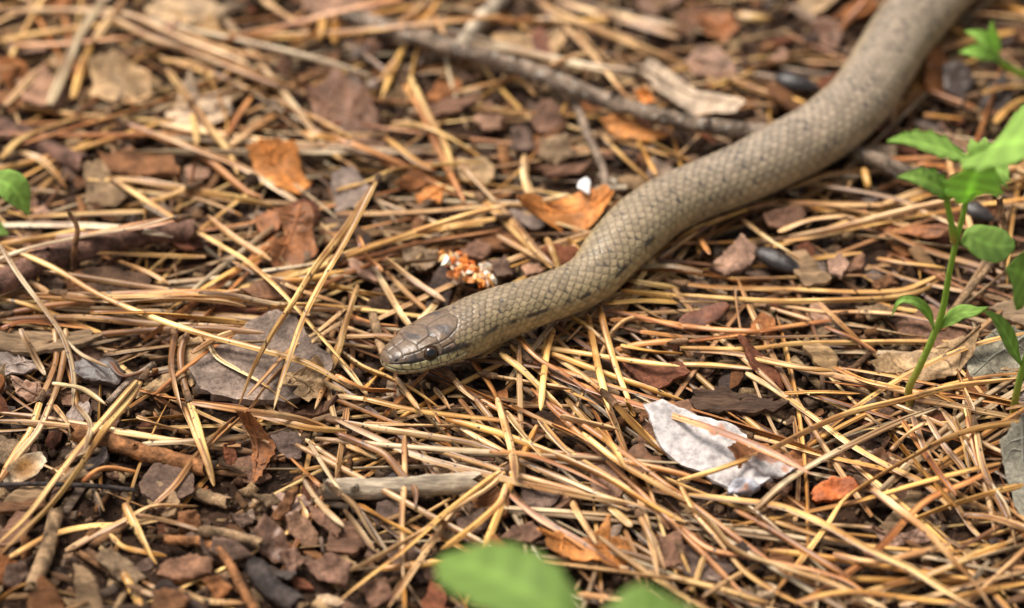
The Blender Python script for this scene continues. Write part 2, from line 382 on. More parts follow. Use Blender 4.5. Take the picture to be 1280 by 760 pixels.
# ------------------------------------------------------------------ flakes, chips and dead leaves
FC = dict(purple=(.205,.108,.068), pink=(.35,.20,.13), grey=(.25,.185,.15), dark=(.06,.04,.032), slate=(.145,.09,.066), brown=(.18,.08,.035), tan=(.42,.27,.14),
          orange=(.55,.21,.05), redor=(.48,.13,.035), white=(.52,.475,.465), pale=(.50,.35,.225), red=(.17,.06,.03), rust=(.30,.115,.04), wood=(.27,.175,.10), felt=(.26,.245,.20), soil=(.085,.048,.03))
def flake_mesh(poly, c, n, thick, curl, relief, color, jag=.08, seed=0, M_=40, rough_edge=True):
    """poly: world points on the plane through c with normal n. Rings from the centre out, top and bottom skins and a rim."""
    r = np.random.default_rng(seed); poly = np.asarray(poly)
    ex = np.cross(n, (0.13, 1, .2)); ex /= np.linalg.norm(ex); ey = np.cross(n, ex)
    q = np.stack([(poly-c)@ex, (poly-c)@ey], 1)
    cen = q.mean(0)
    closed = np.vstack([q, q[:1]]); d = np.concatenate([[0], np.cumsum(np.linalg.norm(np.diff(closed, axis=0), axis=1))])
    t = np.linspace(0, d[-1], M_, endpoint=False); o = np.stack([np.interp(t, d, closed[:, 0]), np.interp(t, d, closed[:, 1])], 1)
    R = np.linalg.norm(o-cen, axis=1).mean()
    jit = 1+jag*(r.normal(size=M_)*.5+np.repeat(r.normal(size=M_//4), 4)*.5)
    o = cen+(o-cen)*jit[:, None]
    fr = np.array([.3, .55, .76, .91, 1.0]); pts = [cen[None]]+[cen+(o-cen)*f for f in fr]
    q = np.vstack(pts); ang = r.uniform(0, 6.28); dv = np.array([math.cos(ang), math.sin(ang)]); e = (q-cen)@dv/R
    e2 = (q-cen)@np.array([-dv[1], dv[0]])/R
    z = curl*R*(e*e-.4)+curl*.35*R*e2*np.abs(e2)+relief*snoise(q/R, 2.6, seed+5)+relief*.5*snoise(q/R, 7, seed+6)
    zt = z+thick*.5; zt[1+3*M_:1+4*M_] -= thick*.05; zt[1+4*M_:] -= thick*(.08+.22*r.random(M_))
    zb = z-thick*.5; 
    nt = len(q); up = c+np.outer(q[:, 0], ex)+np.outer(q[:, 1], ey)
    V = np.vstack([up+np.outer(zt, n), up+np.outer(zb, n)])
    V[nt+1+4*M_:] += (up[1+4*M_:]-up[0])*(.03*r.normal(size=M_)[:, None]*rough_edge)
    F = []
    for base, flip in ((0, False), (nt, True)):
        for j in range(M_):
            k = (j+1) % M_; f = (base, base+1+j, base+1+k); F.append(f[::-1] if flip else f)
            for ri in range(4):
                a = base+1+ri*M_; f = (a+j, a+M_+j, a+M_+k, a+k); F.append(f[::-1] if flip else f)
    a = 1+4*M_; nv0 = len(V)
    V = np.vstack([V, V[a:nt], V[nt+a:2*nt]])
    for j in range(M_):
        k = (j+1) % M_; F.append((nv0+j, nv0+M_+j, nv0+M_+k, nv0+k))
    cl = np.asarray(color)*(1+.22*snoise(np.vstack([q, q])/R, 3.1, seed+9))[:, None]*r.uniform(.88, 1.12)*(1+.05*r.normal()*np.array([.6, 0, -1.0]))[None]*np.ones((2*nt, 1))
    edge = np.zeros(2*nt); edge[1+4*M_:nt] = .35
    cl = cl*(1+edge[:, None]*.5)
    cl = np.vstack([cl, cl[a:nt]*.9, cl[nt+a:]*.9])
    return V, F, np.clip(cl, .004, .95), up[0]
def fit_plane(poly_xy, z_extra=0.0, pc=70):
    (a, b, c, d), X, Y, ins = poly_cells(poly_xy)
    if ins.sum() < 6: ins = np.ones_like(ins)
    h = H[a:b, c:d][ins]; x = X[ins]; y = Y[ins]; A = np.stack([x-x.mean(), y-y.mean(), np.ones_like(x)], 1)
    co, *_ = np.linalg.lstsq(A, h, rcond=None); co[:2] = np.clip(co[:2]*.6, -.35, .35)
    res = h-A@co; return np.array([x.mean(), y.mean(), co[2]+np.percentile(res, pc)+z_extra]), co[:2]
def stamp_poly(poly, c, n, t):
    (a, b, cc, d), X, Y, ins = poly_cells(poly)
    zz = c[2]-(n[0]*(X-c[0])+n[1]*(Y-c[1]))/max(n[2], .3)+t
    zz = np.where(ins, zz, -1); np.maximum(H[a:b, cc:d], zz.astype(np.float32), out=H[a:b, cc:d])
PROT = np.zeros((NYH, NXH), bool)        # pieces the photograph shows bare: scattered needles keep off
S_T = 2.923
TILE = dict(A=(0,0),B=(420,0),C=(850,0),D=(0,250),E=(420,250),F=(850,250),G=(0,500),H=(420,500),I=(850,500))
def tpx(tile, pts):
    x0, y0 = TILE[tile]; return np.array([(x0+x/S_T, y0+y/S_T) for x, y in pts])
def parse(s): return [tuple(float(v) for v in p.split(',')) for p in s.split()]
fl_seed = [100]
def traced_flake(name, tile, pts, color, matn, thick, label, cat, tilt=0.0, curl=.12, relief=.0004, jag=.06, lift=0.0, protect=True, roll=0.0, part_of=None):
    px = tpx(tile, parse(pts)); z = .004
    for _ in range(2):
        w = PZ(px[:, 0], px[:, 1], z); c, sl = fit_plane(w[:, :2], thick*MM*.5+lift*MM); z = c[2]
    if under_snake(c[0], c[1]): c[2] = min(c[2], float(SB[cell(c[0], c[1])])-.001)
    n = np.array([-sl[0]+math.tan(math.radians(roll)), -sl[1]-math.tan(math.radians(tilt)), 1.0]); n /= np.linalg.norm(n)
    poly = PN(px[:, 0], px[:, 1], c, n); low = poly[:, 2].min()-c[2]; c = c.copy()
    if tilt: 
        c[2] += max(0, -low)*.6; poly = PN(px[:, 0], px[:, 1], c, n)
    fl_seed[0] += 1
    if matn == 'leaf': curl = curl*1.5+.06; relief = relief*1.5
    V, F, cl, _ = flake_mesh(poly, poly.mean(0), n, thick*MM, curl, relief, FC[color], jag, fl_seed[0], M_=52)
    cen = poly.mean(0)
    o = mesh_obj(name, V, F, matn, parent=part_of, origin=cen, col=cl)
    if part_of is None: tag(o, label, cat)
    if name == 'dead_leaf':
        m_ = 52; nn = 1+5*m_; out_ = V[1+4*m_:nn]; h2 = m_//2
        j = int(np.argmax([np.linalg.norm(out_[q]-out_[(q+h2) % m_]) for q in range(h2)])); k2 = (j+h2) % m_
        at_ = lambda r_, q: V[1+r_*m_+q % m_]+n*.00006
        paths = [[at_(r_, j) for r_ in (4, 3, 2, 1, 0)]+[V[0]+n*.00006]+[at_(r_, k2) for r_ in (0, 1, 2, 3)]]
        for r_, st, d_ in ((1, j, 7), (1, j, -7), (0, j, 10), (0, j, -10), (0, k2, 8), (0, k2, -8)): paths.append([at_(r_, st), at_(r_+1, st+d_*.5 if False else st+d_//2), at_(3, st+d_)])
        MV, MF, MC, o2 = [], [], [], 0
        for q, pth in enumerate(paths):
            Cq = catmull(np.array(pth), 14); Vq, Fq, cq = tube_geo(Cq, np.linspace(1, .35, 14)*(.00030 if q == 0 else .00017), 6, np.array(FC[color])*(.7 if color in ('pale', 'tan', 'pink') else 1.35), fl_seed[0]+q, .1)
            MV.append(Vq); MF += [tuple(v+o2 for v in f_) for f_ in Fq]; MC.append(cq); o2 += len(Vq)
        mesh_obj('midrib', np.vstack(MV), MF, matn, parent=o, origin=cen, col=np.vstack(MC))
    stamp_poly(poly, cen, n, thick*MM*.5)
    if protect:
        (a, b, cc, d), X_, Y_, ins = poly_cells(poly[:, :2]); PROT[a:b, cc:d] |= ins
    return o
def random_poly(x, y, r, asp, k=9):
    a0 = random.uniform(0, 6.28); rr = [r*random.uniform(.65, 1.15) for _ in range(k)]
    p = np.array([(rr[i]*math.cos(6.283*i/k), asp*rr[i]*math.sin(6.283*i/k)) for i in range(k)])
    ca, sa = math.cos(a0), math.sin(a0); return np.stack([x+p[:, 0]*ca-p[:, 1]*sa, y+p[:, 0]*sa+p[:, 1]*ca], 1)
def in_frame(x, y, m=0):
    u, v, _ = to_px((x, y, .003)); return -m < u < 1280+m and -m < v < 760+m

# big mass of small flakes, one object (too many and too small to pick apart)
SV, SF, SCc = [], [], []; off = 0
gen_cols = ['purple','pink','grey','slate','brown','brown','tan','red','rust','wood','dark','pale','soil','purple']
for i in range(1500):
    x, y = RNG.uniform(HX0+.01, HX1-.01), RNG.uniform(HY0+.01, HY1-.01)
    r = random.uniform(.0011, .0036); poly = random_poly(x, y, r, random.uniform(.35, .9), 7)
    c, sl = fit_plane(poly, .0003, 60)
    if under_snake(x, y): c[2] = min(c[2], float(SB[cell(x, y)])-.001)
    n = np.array([-sl[0]+random.gauss(0, .25), -sl[1]+random.gauss(0, .25)-.1, 1.0]); n /= np.linalg.norm(n)
    z = c[2]-(n[0]*(poly[:, 0]-x)+n[1]*(poly[:, 1]-y))/n[2]; p3 = np.column_stack([poly, z])
    t = random.uniform(.0003, .0009); k = len(poly); cen = p3.mean(0)
    V = np.vstack([p3+n*t*.5, p3*1.0-n*t*.5, [cen+n*t*.6+n*random.gauss(0, .0002)]])
    F = [(k*2, j, (j+1) % k) for j in range(k)]+[(j, k+j, k+(j+1) % k) for j in range(k)]+[((j+1) % k, j, k+(j+1) % k) for j in range(k)]
    SV.append(V); SF += [tuple(v+off for v in f) for f in F]; off += len(V)
    SCc.append(np.repeat(np.array([FC[random.choice(gen_cols)]])*random.uniform(.5, 1.2), len(V), 0))
    stamp_poly(poly, c, n, t*.5)
tag(mesh_obj('bark_litter', np.vstack(SV), SF, 'bark', col=np.vstack(SCc), smooth=False), 'mass of small broken bark flakes spread under the needles', 'bark litter', kind='stuff')

# ------------------------------------------------------------------ needles
NC = dict(s=(.66,.435,.165), g=(.61,.355,.105), o=(.46,.21,.07), t=(.56,.365,.18), y=(.45,.35,.22), b=(.24,.12,.05), p=(.72,.56,.31))
NW = dict(s='straw-coloured', g='golden', o='orange-brown', t='tan', y='weathered greyish', b='dark brown', p='pale')
PROF = np.array([(.5,0),(.36,.25),(0,.38),(-.36,.25),(-.5,0),(-.5,0),(-.28,-.10),(0,-.02),(.28,-.10),(.5,0)])
PROF6 = np.array([(.5,0),(.25,.32),(-.25,.32),(-.5,0),(-.5,0),(0,-.06),(.5,0)])
def needle_geo(C, w, color, seed, prof=PROF, tip=.16, base=.06):
    n = len(C); r = np.random.default_rng(seed); k = len(prof)
    T = np.gradient(C, axis=0); T /= np.linalg.norm(T, axis=1)[:, None]
    S = np.cross(T, (0, 0, 1.0)); S /= np.maximum(np.linalg.norm(S, axis=1), 1e-6)[:, None]; U = np.cross(S, T)
    t = np.linspace(0, 1, n); sc = np.minimum(1, .12+.88*np.sqrt(np.clip((1-t)/tip, 0, 1)))*np.minimum(1, .6+.4*np.clip(t/base, 0, 1))
    sc *= 1+.05*np.sin(t*r.uniform(6, 20)+r.uniform(0, 6))
    roll = r.choice([0, math.pi, r.uniform(0, 6.28)], p=[.5, .25, .25])+r.normal(0, .5)*t*2
    cr, sr = np.cos(roll), np.sin(roll)
    px = prof[None, :, 0]*cr[:, None]-prof[None, :, 1]*sr[:, None]; pz = prof[None, :, 0]*sr[:, None]+prof[None, :, 1]*cr[:, None]
    V = C[:, None]+(S[:, None]*px[..., None]+U[:, None]*pz[..., None])*(w*sc)[:, None, None]
    L = np.concatenate([[0], np.cumsum(np.linalg.norm(np.diff(C, axis=0), axis=1))])*1000
    nv = np.stack([np.repeat(L[:, None], k, 1), np.repeat(np.linspace(0, 1, k)[None], n, 0), np.full((n, k), (seed % 997)/997.0)], -1)
    e = np.clip(1-t/.16, 0, 1)*r.uniform(.1, .6)+np.clip((t-.86)/.14, 0, 1)*r.uniform(0, .6)
    cl = np.asarray(color)[None]*(1-.55*e)[:, None]*(1+.12*np.sin(t*r.uniform(3, 9)+r.uniform(0, 6)))[:, None]
    cl[:, 1] *= 1-.15*e; cl[:, 2] *= 1-.25*e
    F = grid_faces(n, k); jj = np.tile(np.arange(k), n-1); nxt = (np.arange(k)+1) % k
    good = np.linalg.norm(prof-prof[nxt], axis=1) > 1e-6; F = F[good[jj]]
    F = np.vstack([F, [list(range(4))], [[(n-1)*k+i for i in (3, 2, 1, 0)]]])
    return V.reshape(-1, 3), F, np.repeat(cl, k, 0), nv.reshape(-1, 3)
def lay(xy_of_z, n, w, extra=None, stamp=True, pc=78, zmax=.013):
    """rest a needle on the height map: a stiff curve over what is below"""
    z = np.full(n, .004); t = np.linspace(-1, 1, n)
    for _ in range(2):
        xy = xy_of_z(z); h = H[cell(xy[:, 0], xy[:, 1])]; h = np.minimum(h, SB[cell(xy[:, 0], xy[:, 1])])
        A = np.stack([np.ones(n), t, t*t, t**3], 1); co, *_ = np.linalg.lstsq(A, h, rcond=None); co[2:] *= .35
        f = A@co; z = f+np.percentile(h-f, pc)+w*.2
        if extra is not None: z = z+extra
        z = np.clip(z, .0005, zmax+(0 if extra is None else np.maximum(extra, 0)))
        z = np.minimum(z, SB[cell(xy[:, 0], xy[:, 1])]-w*.3)
    k = np.array([1, 2, 3, 2, 1.])/9; zp = np.pad(z, 2, mode='edge'); z = np.convolve(zp, k, 'valid')
    xy = xy_of_z(z); C = np.column_stack([xy[:, :2], z])
    if stamp:
        m = 4*n; tt = np.linspace(0, n-1, m); q = np.stack([np.interp(tt, np.arange(n), C[:, i]) for i in range(3)], 1)
        for x, y, zz in q: stamp_disc(x, y, zz+w*.28, w*.3)
    return C
def random_needle(u=None):
    """ground position, heading and bend of a scattered needle, thick where the photo has many"""
    for _ in range(60):
        x, y = RNG.uniform(HX0+.005, HX1-.005), RNG.uniform(HY0+.005, HY1-.005)
        if RNG.random() < dens(x, y): break
    pu, pv, _ = to_px((x, y, 0))
    mean = 0.0
    if 470 < pu < 900 and pv > 420: mean = -.75
    elif pu >= 900 and pv > 480: mean = random.choice([-.6, .45, -1.2])
    elif pu < 480 and 300 < pv < 480: mean = 0.05
    elif pu < 480: mean = random.choice([.6, -.6, 0])
    a = RNG.normal(mean, .35) if RNG.random() < .6 else RNG.uniform(-1.57, 1.57)
    if RNG.random() < .5: a += math.pi
    L = RNG.uniform(.034, .066); bend = RNG.normal(0, .2)
    return x, y, a, L, bend
def scatter_curve(x, y, a, L, bend, n):
    t = np.linspace(-.5, .5, n); th = a+bend*(t+.5*t*abs(bend)); dx, dy = np.cos(th)*L/(n-1), np.sin(th)*L/(n-1)
    px, py = np.cumsum(dx), np.cumsum(dy); return np.stack([x+px-px.mean(), y+py-py.mean()], 1)
BV, BF, BC, BN, off = [], [], [], [], 0
BFq = []
for i in range(1250):
    x, y, a, L, bend = random_needle(); w = random.uniform(.00055, .0010)
    if i < 90:      # some lie along the flanks of the snake, where it has pushed them aside
        k_ = random.randint(60, 470); tx, ty = SPL[k_+3, :2]-SPL[k_-3, :2]; a = math.atan2(ty, tx)+random.gauss(0, .3); L = random.uniform(.018, .04)
        sd_ = random.choice([-1, 1, 1, 1]); dd_ = RSP[k_]*random.uniform(.75, 1.15); x, y = SPL[k_, 0]+ty/math.hypot(tx, ty)*dd_*sd_, SPL[k_, 1]-tx/math.hypot(tx, ty)*dd_*sd_
    xy = scatter_curve(x, y, a, L*random.uniform(.5, 1), bend, 16)
    C = lay(lambda z: xy, 16, w)
    col = np.array(NC[random.choice('sggotttyyb')])*random.uniform(.5, 1.0)
    V, F, cl, nv = needle_geo(C, w, col, 5000+i, PROF6)
    BV.append(V); BFq.append(F+off); BC.append(cl); BN.append(nv); off += len(V)
tag(mesh_obj('pine_needle_litter', np.vstack(BV), np.vstack(BFq), 'needle', col=np.vstack(BC), nv=np.vstack(BN)),
    'dense underlying mat of countless dry pine needles', 'needle litter', kind='stuff')

# ------------------------------------------------------------------ scattered individual bark flakes
cnt = 0
FLN = dict(purple='purplish brown', pink='pinkish', grey='grey', slate='slate grey', brown='brown', tan='tan', red='red-brown', rust='rusty', wood='woody', dark='blackish', pale='pale', soil='earthy')
for i in range(520):
    if cnt >= 190: break
    x, y = RNG.uniform(HX0+.02, HX1-.02), RNG.uniform(HY0+.02, HY1-.02)
    if not in_frame(x, y, 60) or RNG.random() < dens(x, y)*.72 or under_snake(x, y): continue
    r = random.uniform(.0026, .0062); u, v, _ = to_px((x, y, 0))
    poly = random_poly(x, y, r, random.uniform(.35, .85)); kind = random.choice(['purple','pink','grey','slate','brown','brown','tan','red','rust','wood','dark','purple'])
    c, sl = fit_plane(poly, .0004)
    n = np.array([-sl[0]+random.gauss(0, .16), -sl[1]+random.gauss(-.12, .18), 1.0]); n /= np.linalg.norm(n)
    z = c[2]-(n[0]*(poly[:, 0]-x)+n[1]*(poly[:, 1]-y))/n[2]; p3 = np.column_stack([poly, z]); th = random.uniform(.0005, .0014)
    V, F, cl, _ = flake_mesh(p3, p3.mean(0), n, th, random.gauss(.05, .15), .00035, np.array(FC[kind])*random.uniform(.7, 1.15), .1, 3000+i, M_=24)
    o = mesh_obj('bark_flake', V, F, random.choice(['bark', 'bark', 'leaf', 'wood']), origin=p3.mean(0), col=cl); tag(o, None, 'bark flake')
    queue_label(o, 'bark flake', FLN[kind], (x, y, .003), r); stamp_poly(poly, c, n, th*.5); cnt += 1

# ------------------------------------------------------------------ sticks and twigs
def tube_geo(C, rad, sides, color, seed, rough=.12, flat=1.0):
    n = len(C); T = np.gradient(C, axis=0); T /= np.linalg.norm(T, axis=1)[:, None]
    ref = np.array([0, 0, 1.0]) if abs(T[:, 2]).mean() < .7 else np.array([0, 1.0, 0])
    S = np.cross(T, ref); S /= np.linalg.norm(S, axis=1)[:, None]; U = np.cross(S, T)
    a = np.linspace(0, 2*math.pi, sides, endpoint=False); t = np.arange(n)
    G = np.stack([np.repeat(t[:, None]*.35, sides, 1), np.repeat(np.cos(a)[None]*1.3, n, 0), np.repeat(np.sin(a)[None]*1.3, n, 0)], -1).reshape(-1, 3)
    q = (1+rough*snoise(G, 1.6, seed)+rough*.6*snoise(G, 4.5, seed+1)).reshape(n, sides)
    R = np.asarray(rad)[:, None]*q
    V = C[:, None]+S[:, None]*(np.cos(a)[None]*R)[..., None]+U[:, None]*(np.sin(a)[None]*R*flat)[..., None]
    r = np.random.default_rng(seed)
    V[0] += -T[0]*(r.uniform(-.4, .6, sides)*rad[0])[:, None]; V[-1] += T[-1]*(r.uniform(-.4, .6, sides)*rad[-1])[:, None]
    cl = np.asarray(color)[None]*(1+.25*snoise(G, 2.2, seed+3))[:, None]*np.ones((1, 3))
    F = list(map(tuple, grid_faces(n, sides)))+[tuple(range(sides)), tuple((n-1)*sides+i for i in reversed(range(sides)))]
    return V.reshape(-1, 3), F, np.clip(cl, .01, .9)
TW = dict(grey=(.26,.19,.14), red=(.19,.10,.07), brown=(.24,.12,.055), pale=(.46,.37,.27), dark=(.06,.045,.04), tan=(.33,.21,.115), rust=(.30,.13,.05))
def stick(name, tile, pts, w, color, label, cat='twig', z0=None, lift=0.0, taper=1.0, n=None, matn='twig', ends=True, rough=.12, zs=None, sink=.35, knots=()):
    px = catmull(tpx(tile, parse(pts)), n or 30); n = len(px); rp = w/S_T/2
    def xyz(z): return PZ(px[:, 0], px[:, 1], z)
    z = np.full(n, .004)
    r = rp*((PZ(px[:, 0], px[:, 1], .004)-CAM)@FWD)/FPX*np.linspace(1, taper, n)
    if zs is None:
        t = np.linspace(-1, 1, n); A = np.stack([np.ones(n), t, t*t], 1)
        for _ in range(2):
            p = xyz(z); h = H[cell(p[:, 0], p[:, 1])]; co, *_ = np.linalg.lstsq(A, h, rcond=None); co[2] *= .5; f = A@co
            z = f+np.percentile(h-f, 60)+r*(1-sink)+lift*MM
            z = np.minimum(z, np.maximum(SB[cell(p[:, 0], p[:, 1])]-r, .001))
            zp = np.pad(z, 3, mode='edge'); z = np.convolve(zp, np.ones(7)/7, 'valid')
    else: z = np.interp(np.linspace(0, 1, n), np.linspace(0, 1, len(zs)), zs)*MM
    C = xyz(z); sd_ = fl_seed[0] = fl_seed[0]+3
    V, F, cl = tube_geo(C, r, 12, TW[color], sd_, rough)
    o = mesh_obj(name, V, F, matn, origin=C[0], col=cl); tag(o, label, cat)
    if ends:
        for e, s in ((0, -1), (-1, 1)):
            T = C[e]-C[e-s if e == 0 else -2]; T = (C[0]-C[1]) if e == 0 else (C[-1]-C[-2]); T /= np.linalg.norm(T)
            Ce = np.array([C[e]-T*r[e]*.3, C[e]+T*r[e]*.25, C[e]+T*r[e]*.62]); 
            V2, F2, c2 = tube_geo(Ce, np.array([.86, .74, .5])*r[e], 9, np.array(TW['tan'])*.75, sd_+7, .22)
            mesh_obj('broken_end', V2, F2, 'wood', parent=o, origin=C[e], col=c2)
    for kf in knots:
        i = int(kf*(n-1)); a = random.uniform(.6, 2.2); dirv = np.array([0, -math.cos(a), math.sin(a)])
        Ck = np.array([C[i]+dirv*r[i]*.6, C[i]+dirv*r[i]*1.15, C[i]+dirv*r[i]*1.35]); 
        V2, F2, c2 = tube_geo(Ck, np.array([.6, .42, .15])*r[i], 8, np.array(TW[color])*.8, sd_+11+i, .2)
        mesh_obj('knot', V2, F2, 'twig', parent=o, origin=C[i], col=c2)
    if zs is None:
        for p, rr in zip(catmull(C, n*4), np.interp(np.linspace(0, 1, n*4), np.linspace(0, 1, n), r)): stamp_disc(p[0], p[1], p[2]+rr*.75, rr*.6)
    return o

# ------------------------------------------------------------------ traced leaves and bark pieces (photo tiles)
TF = traced_flake
# blurred far side
TF('dead_leaf','A','330,230 420,215 550,250 545,330 500,400 420,380 340,350','tan','leaf',.5,'rounded tan dead leaf lying blurred near the upper left corner','leaf',tilt=18,curl=.2)
TF('dead_leaf','A','600,420 660,330 700,270 730,350 850,360 830,450 740,490 650,460','pale','leaf',.5,'pale cracked leaf crossed by needles, right of the rounded tan leaf','leaf',tilt=12)
TF('dead_leaf','A','900,550 960,520 1080,530 1100,600 1130,650 1090,730 1010,700 960,650','orange','leaf',.5,'bright orange curled leaf behind the torn brown leaf','leaf',tilt=22,curl=.3)
TF('dead_leaf','A','530,0 680,-40 830,40 760,90 640,90 560,60','tan','leaf',.5,'broad tan leaf cut by the top edge, left of the long branch','leaf',tilt=10)
TF('dead_leaf','B','-120,340 0,280 110,330 160,420 130,500 30,500 -60,460','purple','leaf',.8,'brown pitted leaf lying under the left end of the long branch','leaf',tilt=15,curl=.15,relief=.0007)
TF('dead_leaf','A','1100,-30 1250,-30 1400,20 1330,70 1170,60 1110,40','pink','leaf',.6,'pinkish brown leaf at the top edge left of the branch end','leaf',tilt=12)
TF('bark_flake','A','370,560 480,545 640,580 650,640 480,650 370,620','brown','bark',1.6,'rough mottled brown bark lump left of the bright orange leaf','bark flake')
TF('bark_flake','A','310,620 370,590 470,720 420,760 320,740','wood','bark',.8,'slanting greyish tan bark flake below the mottled brown lump','bark flake',tilt=15)
TF('bark_flake','A','60,300 160,260 250,330 200,400 90,380','pink','bark',.8,'pinkish flat flake at the far left behind crossed needles','bark flake')
TF('dead_leaf','B','570,130 640,110 700,120 820,110 840,160 760,200 640,210 580,190','tan','leaf',.5,'tan leaf tucked just above the middle of the long branch','leaf',tilt=10)
TF('bark_flake','B','500,430 560,375 610,420 600,470 540,480','pink','bark',1.0,'pinkish diamond-shaped bark flake below the long branch','bark flake',tilt=15)
TF('bark_flake','B','710,410 770,360 820,400 820,460 760,495 715,460','purple','bark',1.0,'purplish hexagonal bark flake below the long branch','bark flake',tilt=20)
TF('bark_flake','B','750,510 840,490 870,570 800,600 740,570','wood','bark',1.0,'square greyish brown bark flake below the purplish hexagonal one','bark flake',tilt=15)
TF('bark_flake','B','640,480 700,470 730,540 690,570 640,540','slate','bark',1.0,'slate brown bark flake left of the square one','bark flake',tilt=10)
TF('dead_leaf','C','-155,260 -90,235 0,290 60,330 150,350 235,380 200,420 120,410 60,420 0,390 -80,330','pale','leaf',.6,'long pale torn leaf above the branch, left of the snake','leaf',tilt=18,curl=.05,lift=.8)
TF('dead_leaf','B','1090,330 1140,320 1165,370 1120,390','orange','leaf',.6,'small orange leaf scrap beside the long pale torn leaf','leaf',tilt=20)
TF('dead_leaf','B','970,430 1050,420 1130,470 1230,490 1140,520 1030,500','orange','leaf',.5,'yellowish orange leaf strip under the branch near the snake','leaf',tilt=20)
TF('bark_flake','B','330,390 420,360 520,370 440,410 350,420','purple','wood',.8,'narrow purplish bark sliver below the branch centre','bark flake')
TF('dead_leaf','B','290,710 340,680 400,690 380,740 300,750','orange','leaf',.5,'small amber leaf scrap above the orange crumbs','leaf',tilt=20)
TF('bark_flake','B','-20,640 60,610 130,690 90,760 0,770','grey','bark',.8,'grey bark flake left of the small amber leaf scrap','bark flake',tilt=8)
TF('bark_flake','B','720,620 850,600 940,590 900,630 780,645','purple','wood',.9,'long purplish wood sliver above the white crumb','bark flake')
TF('dead_leaf','E','655,45 720,5 800,-15 890,-40 990,-30 1010,10 960,80 900,120 820,110 740,80','orange','leaf',.45,'translucent orange-brown leaf pressed against the snake','leaf',tilt=22,curl=.35,relief=.0006)
TF('dead_leaf','C','20,220 70,165 140,165 200,240 200,280 40,290','pink','leaf',.6,'pale pinkish leaf above the long pale torn leaf','leaf',tilt=18)
TF('dead_leaf','C','460,80 540,60 590,120 580,180 530,190','purple','leaf',.8,'purplish folded leaf close left of the snake upper bend','leaf',tilt=25)
TF('bark_flake','C','320,220 370,175 400,190 380,230','pink','bark',.7,'small pink bark chip left of the purplish folded leaf','bark flake',tilt=15)
TF('bark_flake','C','960,240 1030,220 1080,290 1030,370 970,330','dark','gloss',.8,'dark purplish flake in shade right of the snake upper bend','bark flake',tilt=10)
TF('dead_leaf','C','60,40 180,50 210,110 150,160 80,110','rust','leaf',.6,'rusty leaf near the top edge left of the snake','leaf',tilt=15)
# left middle
TF('dead_leaf','D','990,20 1060,20 1120,0 1150,60 1140,110 1160,190 1110,240 1000,260 980,160 1040,130 1020,70','rust','leaf',.4,'torn rusty brown leaf behind the tall crossing needles','leaf',tilt=38,curl=.25,relief=.0006)
TF('bark_flake','D','690,620 760,560 900,450 1000,420 1080,430 1130,520 1210,580 1200,640 1140,700 1060,740 900,740 780,720 720,690','grey','bark',1.6,'large grey bark slab under the tall crossing needles','bark flake',tilt=6,curl=.05,relief=.0005,jag=.035)
TF('dead_leaf','D','1040,630 1100,610 1160,580 1185,620 1180,720 1120,740 1070,710 1090,680 1030,680','tan','leaf',.5,'crumpled tan leaf fragment on the right end of the grey bark slab','leaf',tilt=22,curl=.3,relief=.0007,lift=.6)
TF('bark_flake','D','265,600 320,580 420,590 460,640 420,670 300,655 265,630','dark','gloss',1.3,'glossy blackish flake left of the grey bark slab','bark flake',tilt=5)
TF('dead_leaf','D','0,570 60,540 130,590 140,630 60,640 -40,640','grey','leaf',.6,'greyish leaf at the left edge beside the glossy blackish flake','leaf',tilt=10)
TF('dead_leaf','D','40,650 150,670 170,720 100,740 60,710','pink','leaf',.6,'pinkish brown leaf scrap below the greyish leaf at left','leaf',tilt=15)
TF('bark_flake','D','150,300 200,270 240,310 210,345','slate','bark',.8,'slate flake below the upright stub of the reddish stick','bark flake')
TF('bark_flake','D','-20,510 150,480 330,490 380,530 200,545 -20,560','wood','wood',1.0,'long flat wood plank under the needle bundle at left','bark flake')
TF('bark_flake','D','290,260 420,250 560,290 540,340 400,345 310,320','soil','bark',1.6,'rough earthy lump under the reddish stick','bark flake')
# centre
TF('bark_flake','E','240,180 300,170 380,180 360,240 300,270 250,220','wood','leaf',.6,'tan leaf piece left of the orange crumbs','bark flake',tilt=10)
TF('bark_flake','E','560,230 620,210 650,270 590,285','slate','bark',.8,'dark flake right of the orange crumbs','bark flake')
TF('bark_flake','E','670,240 740,230 765,260 700,285','pink','bark',.7,'pinkish flake between the orange crumbs and the snake','bark flake')
TF('bark_flake','E','1030,590 1130,580 1257,600 1290,640 1180,690 1100,660','red','bark',1.0,'reddish brown flat bark below the snake first bend','bark flake',tilt=6)
TF('bark_flake','E','450,180 520,150 570,170 540,215 470,215','purple','bark',.9,'purplish bark flake just above the orange crumbs','bark flake')
# right middle
TF('bark_flake','F','110,240 170,190 220,135 280,180 260,240 160,280','pink','bark',1.6,'thick pinkish bark chip lying left of the glossy dark seed','bark flake',tilt=18,curl=.1)
TF('bark_flake','F','540,230 590,200 620,230 590,280 545,265','pink','bark',.8,'small squarish bark chip right of the glossy dark seed','bark flake',tilt=10)
TF('bark_flake','F','380,190 450,180 560,300 460,320 420,270','wood','wood',1.0,'fibrous wood strip slanting below the glossy dark seed','bark flake')
TF('bark_flake','F','300,50 430,20 460,60 380,110 320,100','purple','bark',.9,'purplish flake right of the snake under pale needles','bark flake',tilt=8)
TF('dead_leaf','F','650,40 720,70 900,90 1000,110 950,140 760,115','rust','leaf',.5,'long rusty leaf strip under needles left of the seedling','leaf',tilt=12)
TF('dead_leaf','F','700,600 740,570 850,545 960,540 1080,530 1060,590 1000,650 920,650 830,650 770,670 700,640','tan','leaf',.5,'dry tan leaf lying across the foot of the tall seedling','leaf',tilt=15,curl=.2,relief=.0007)
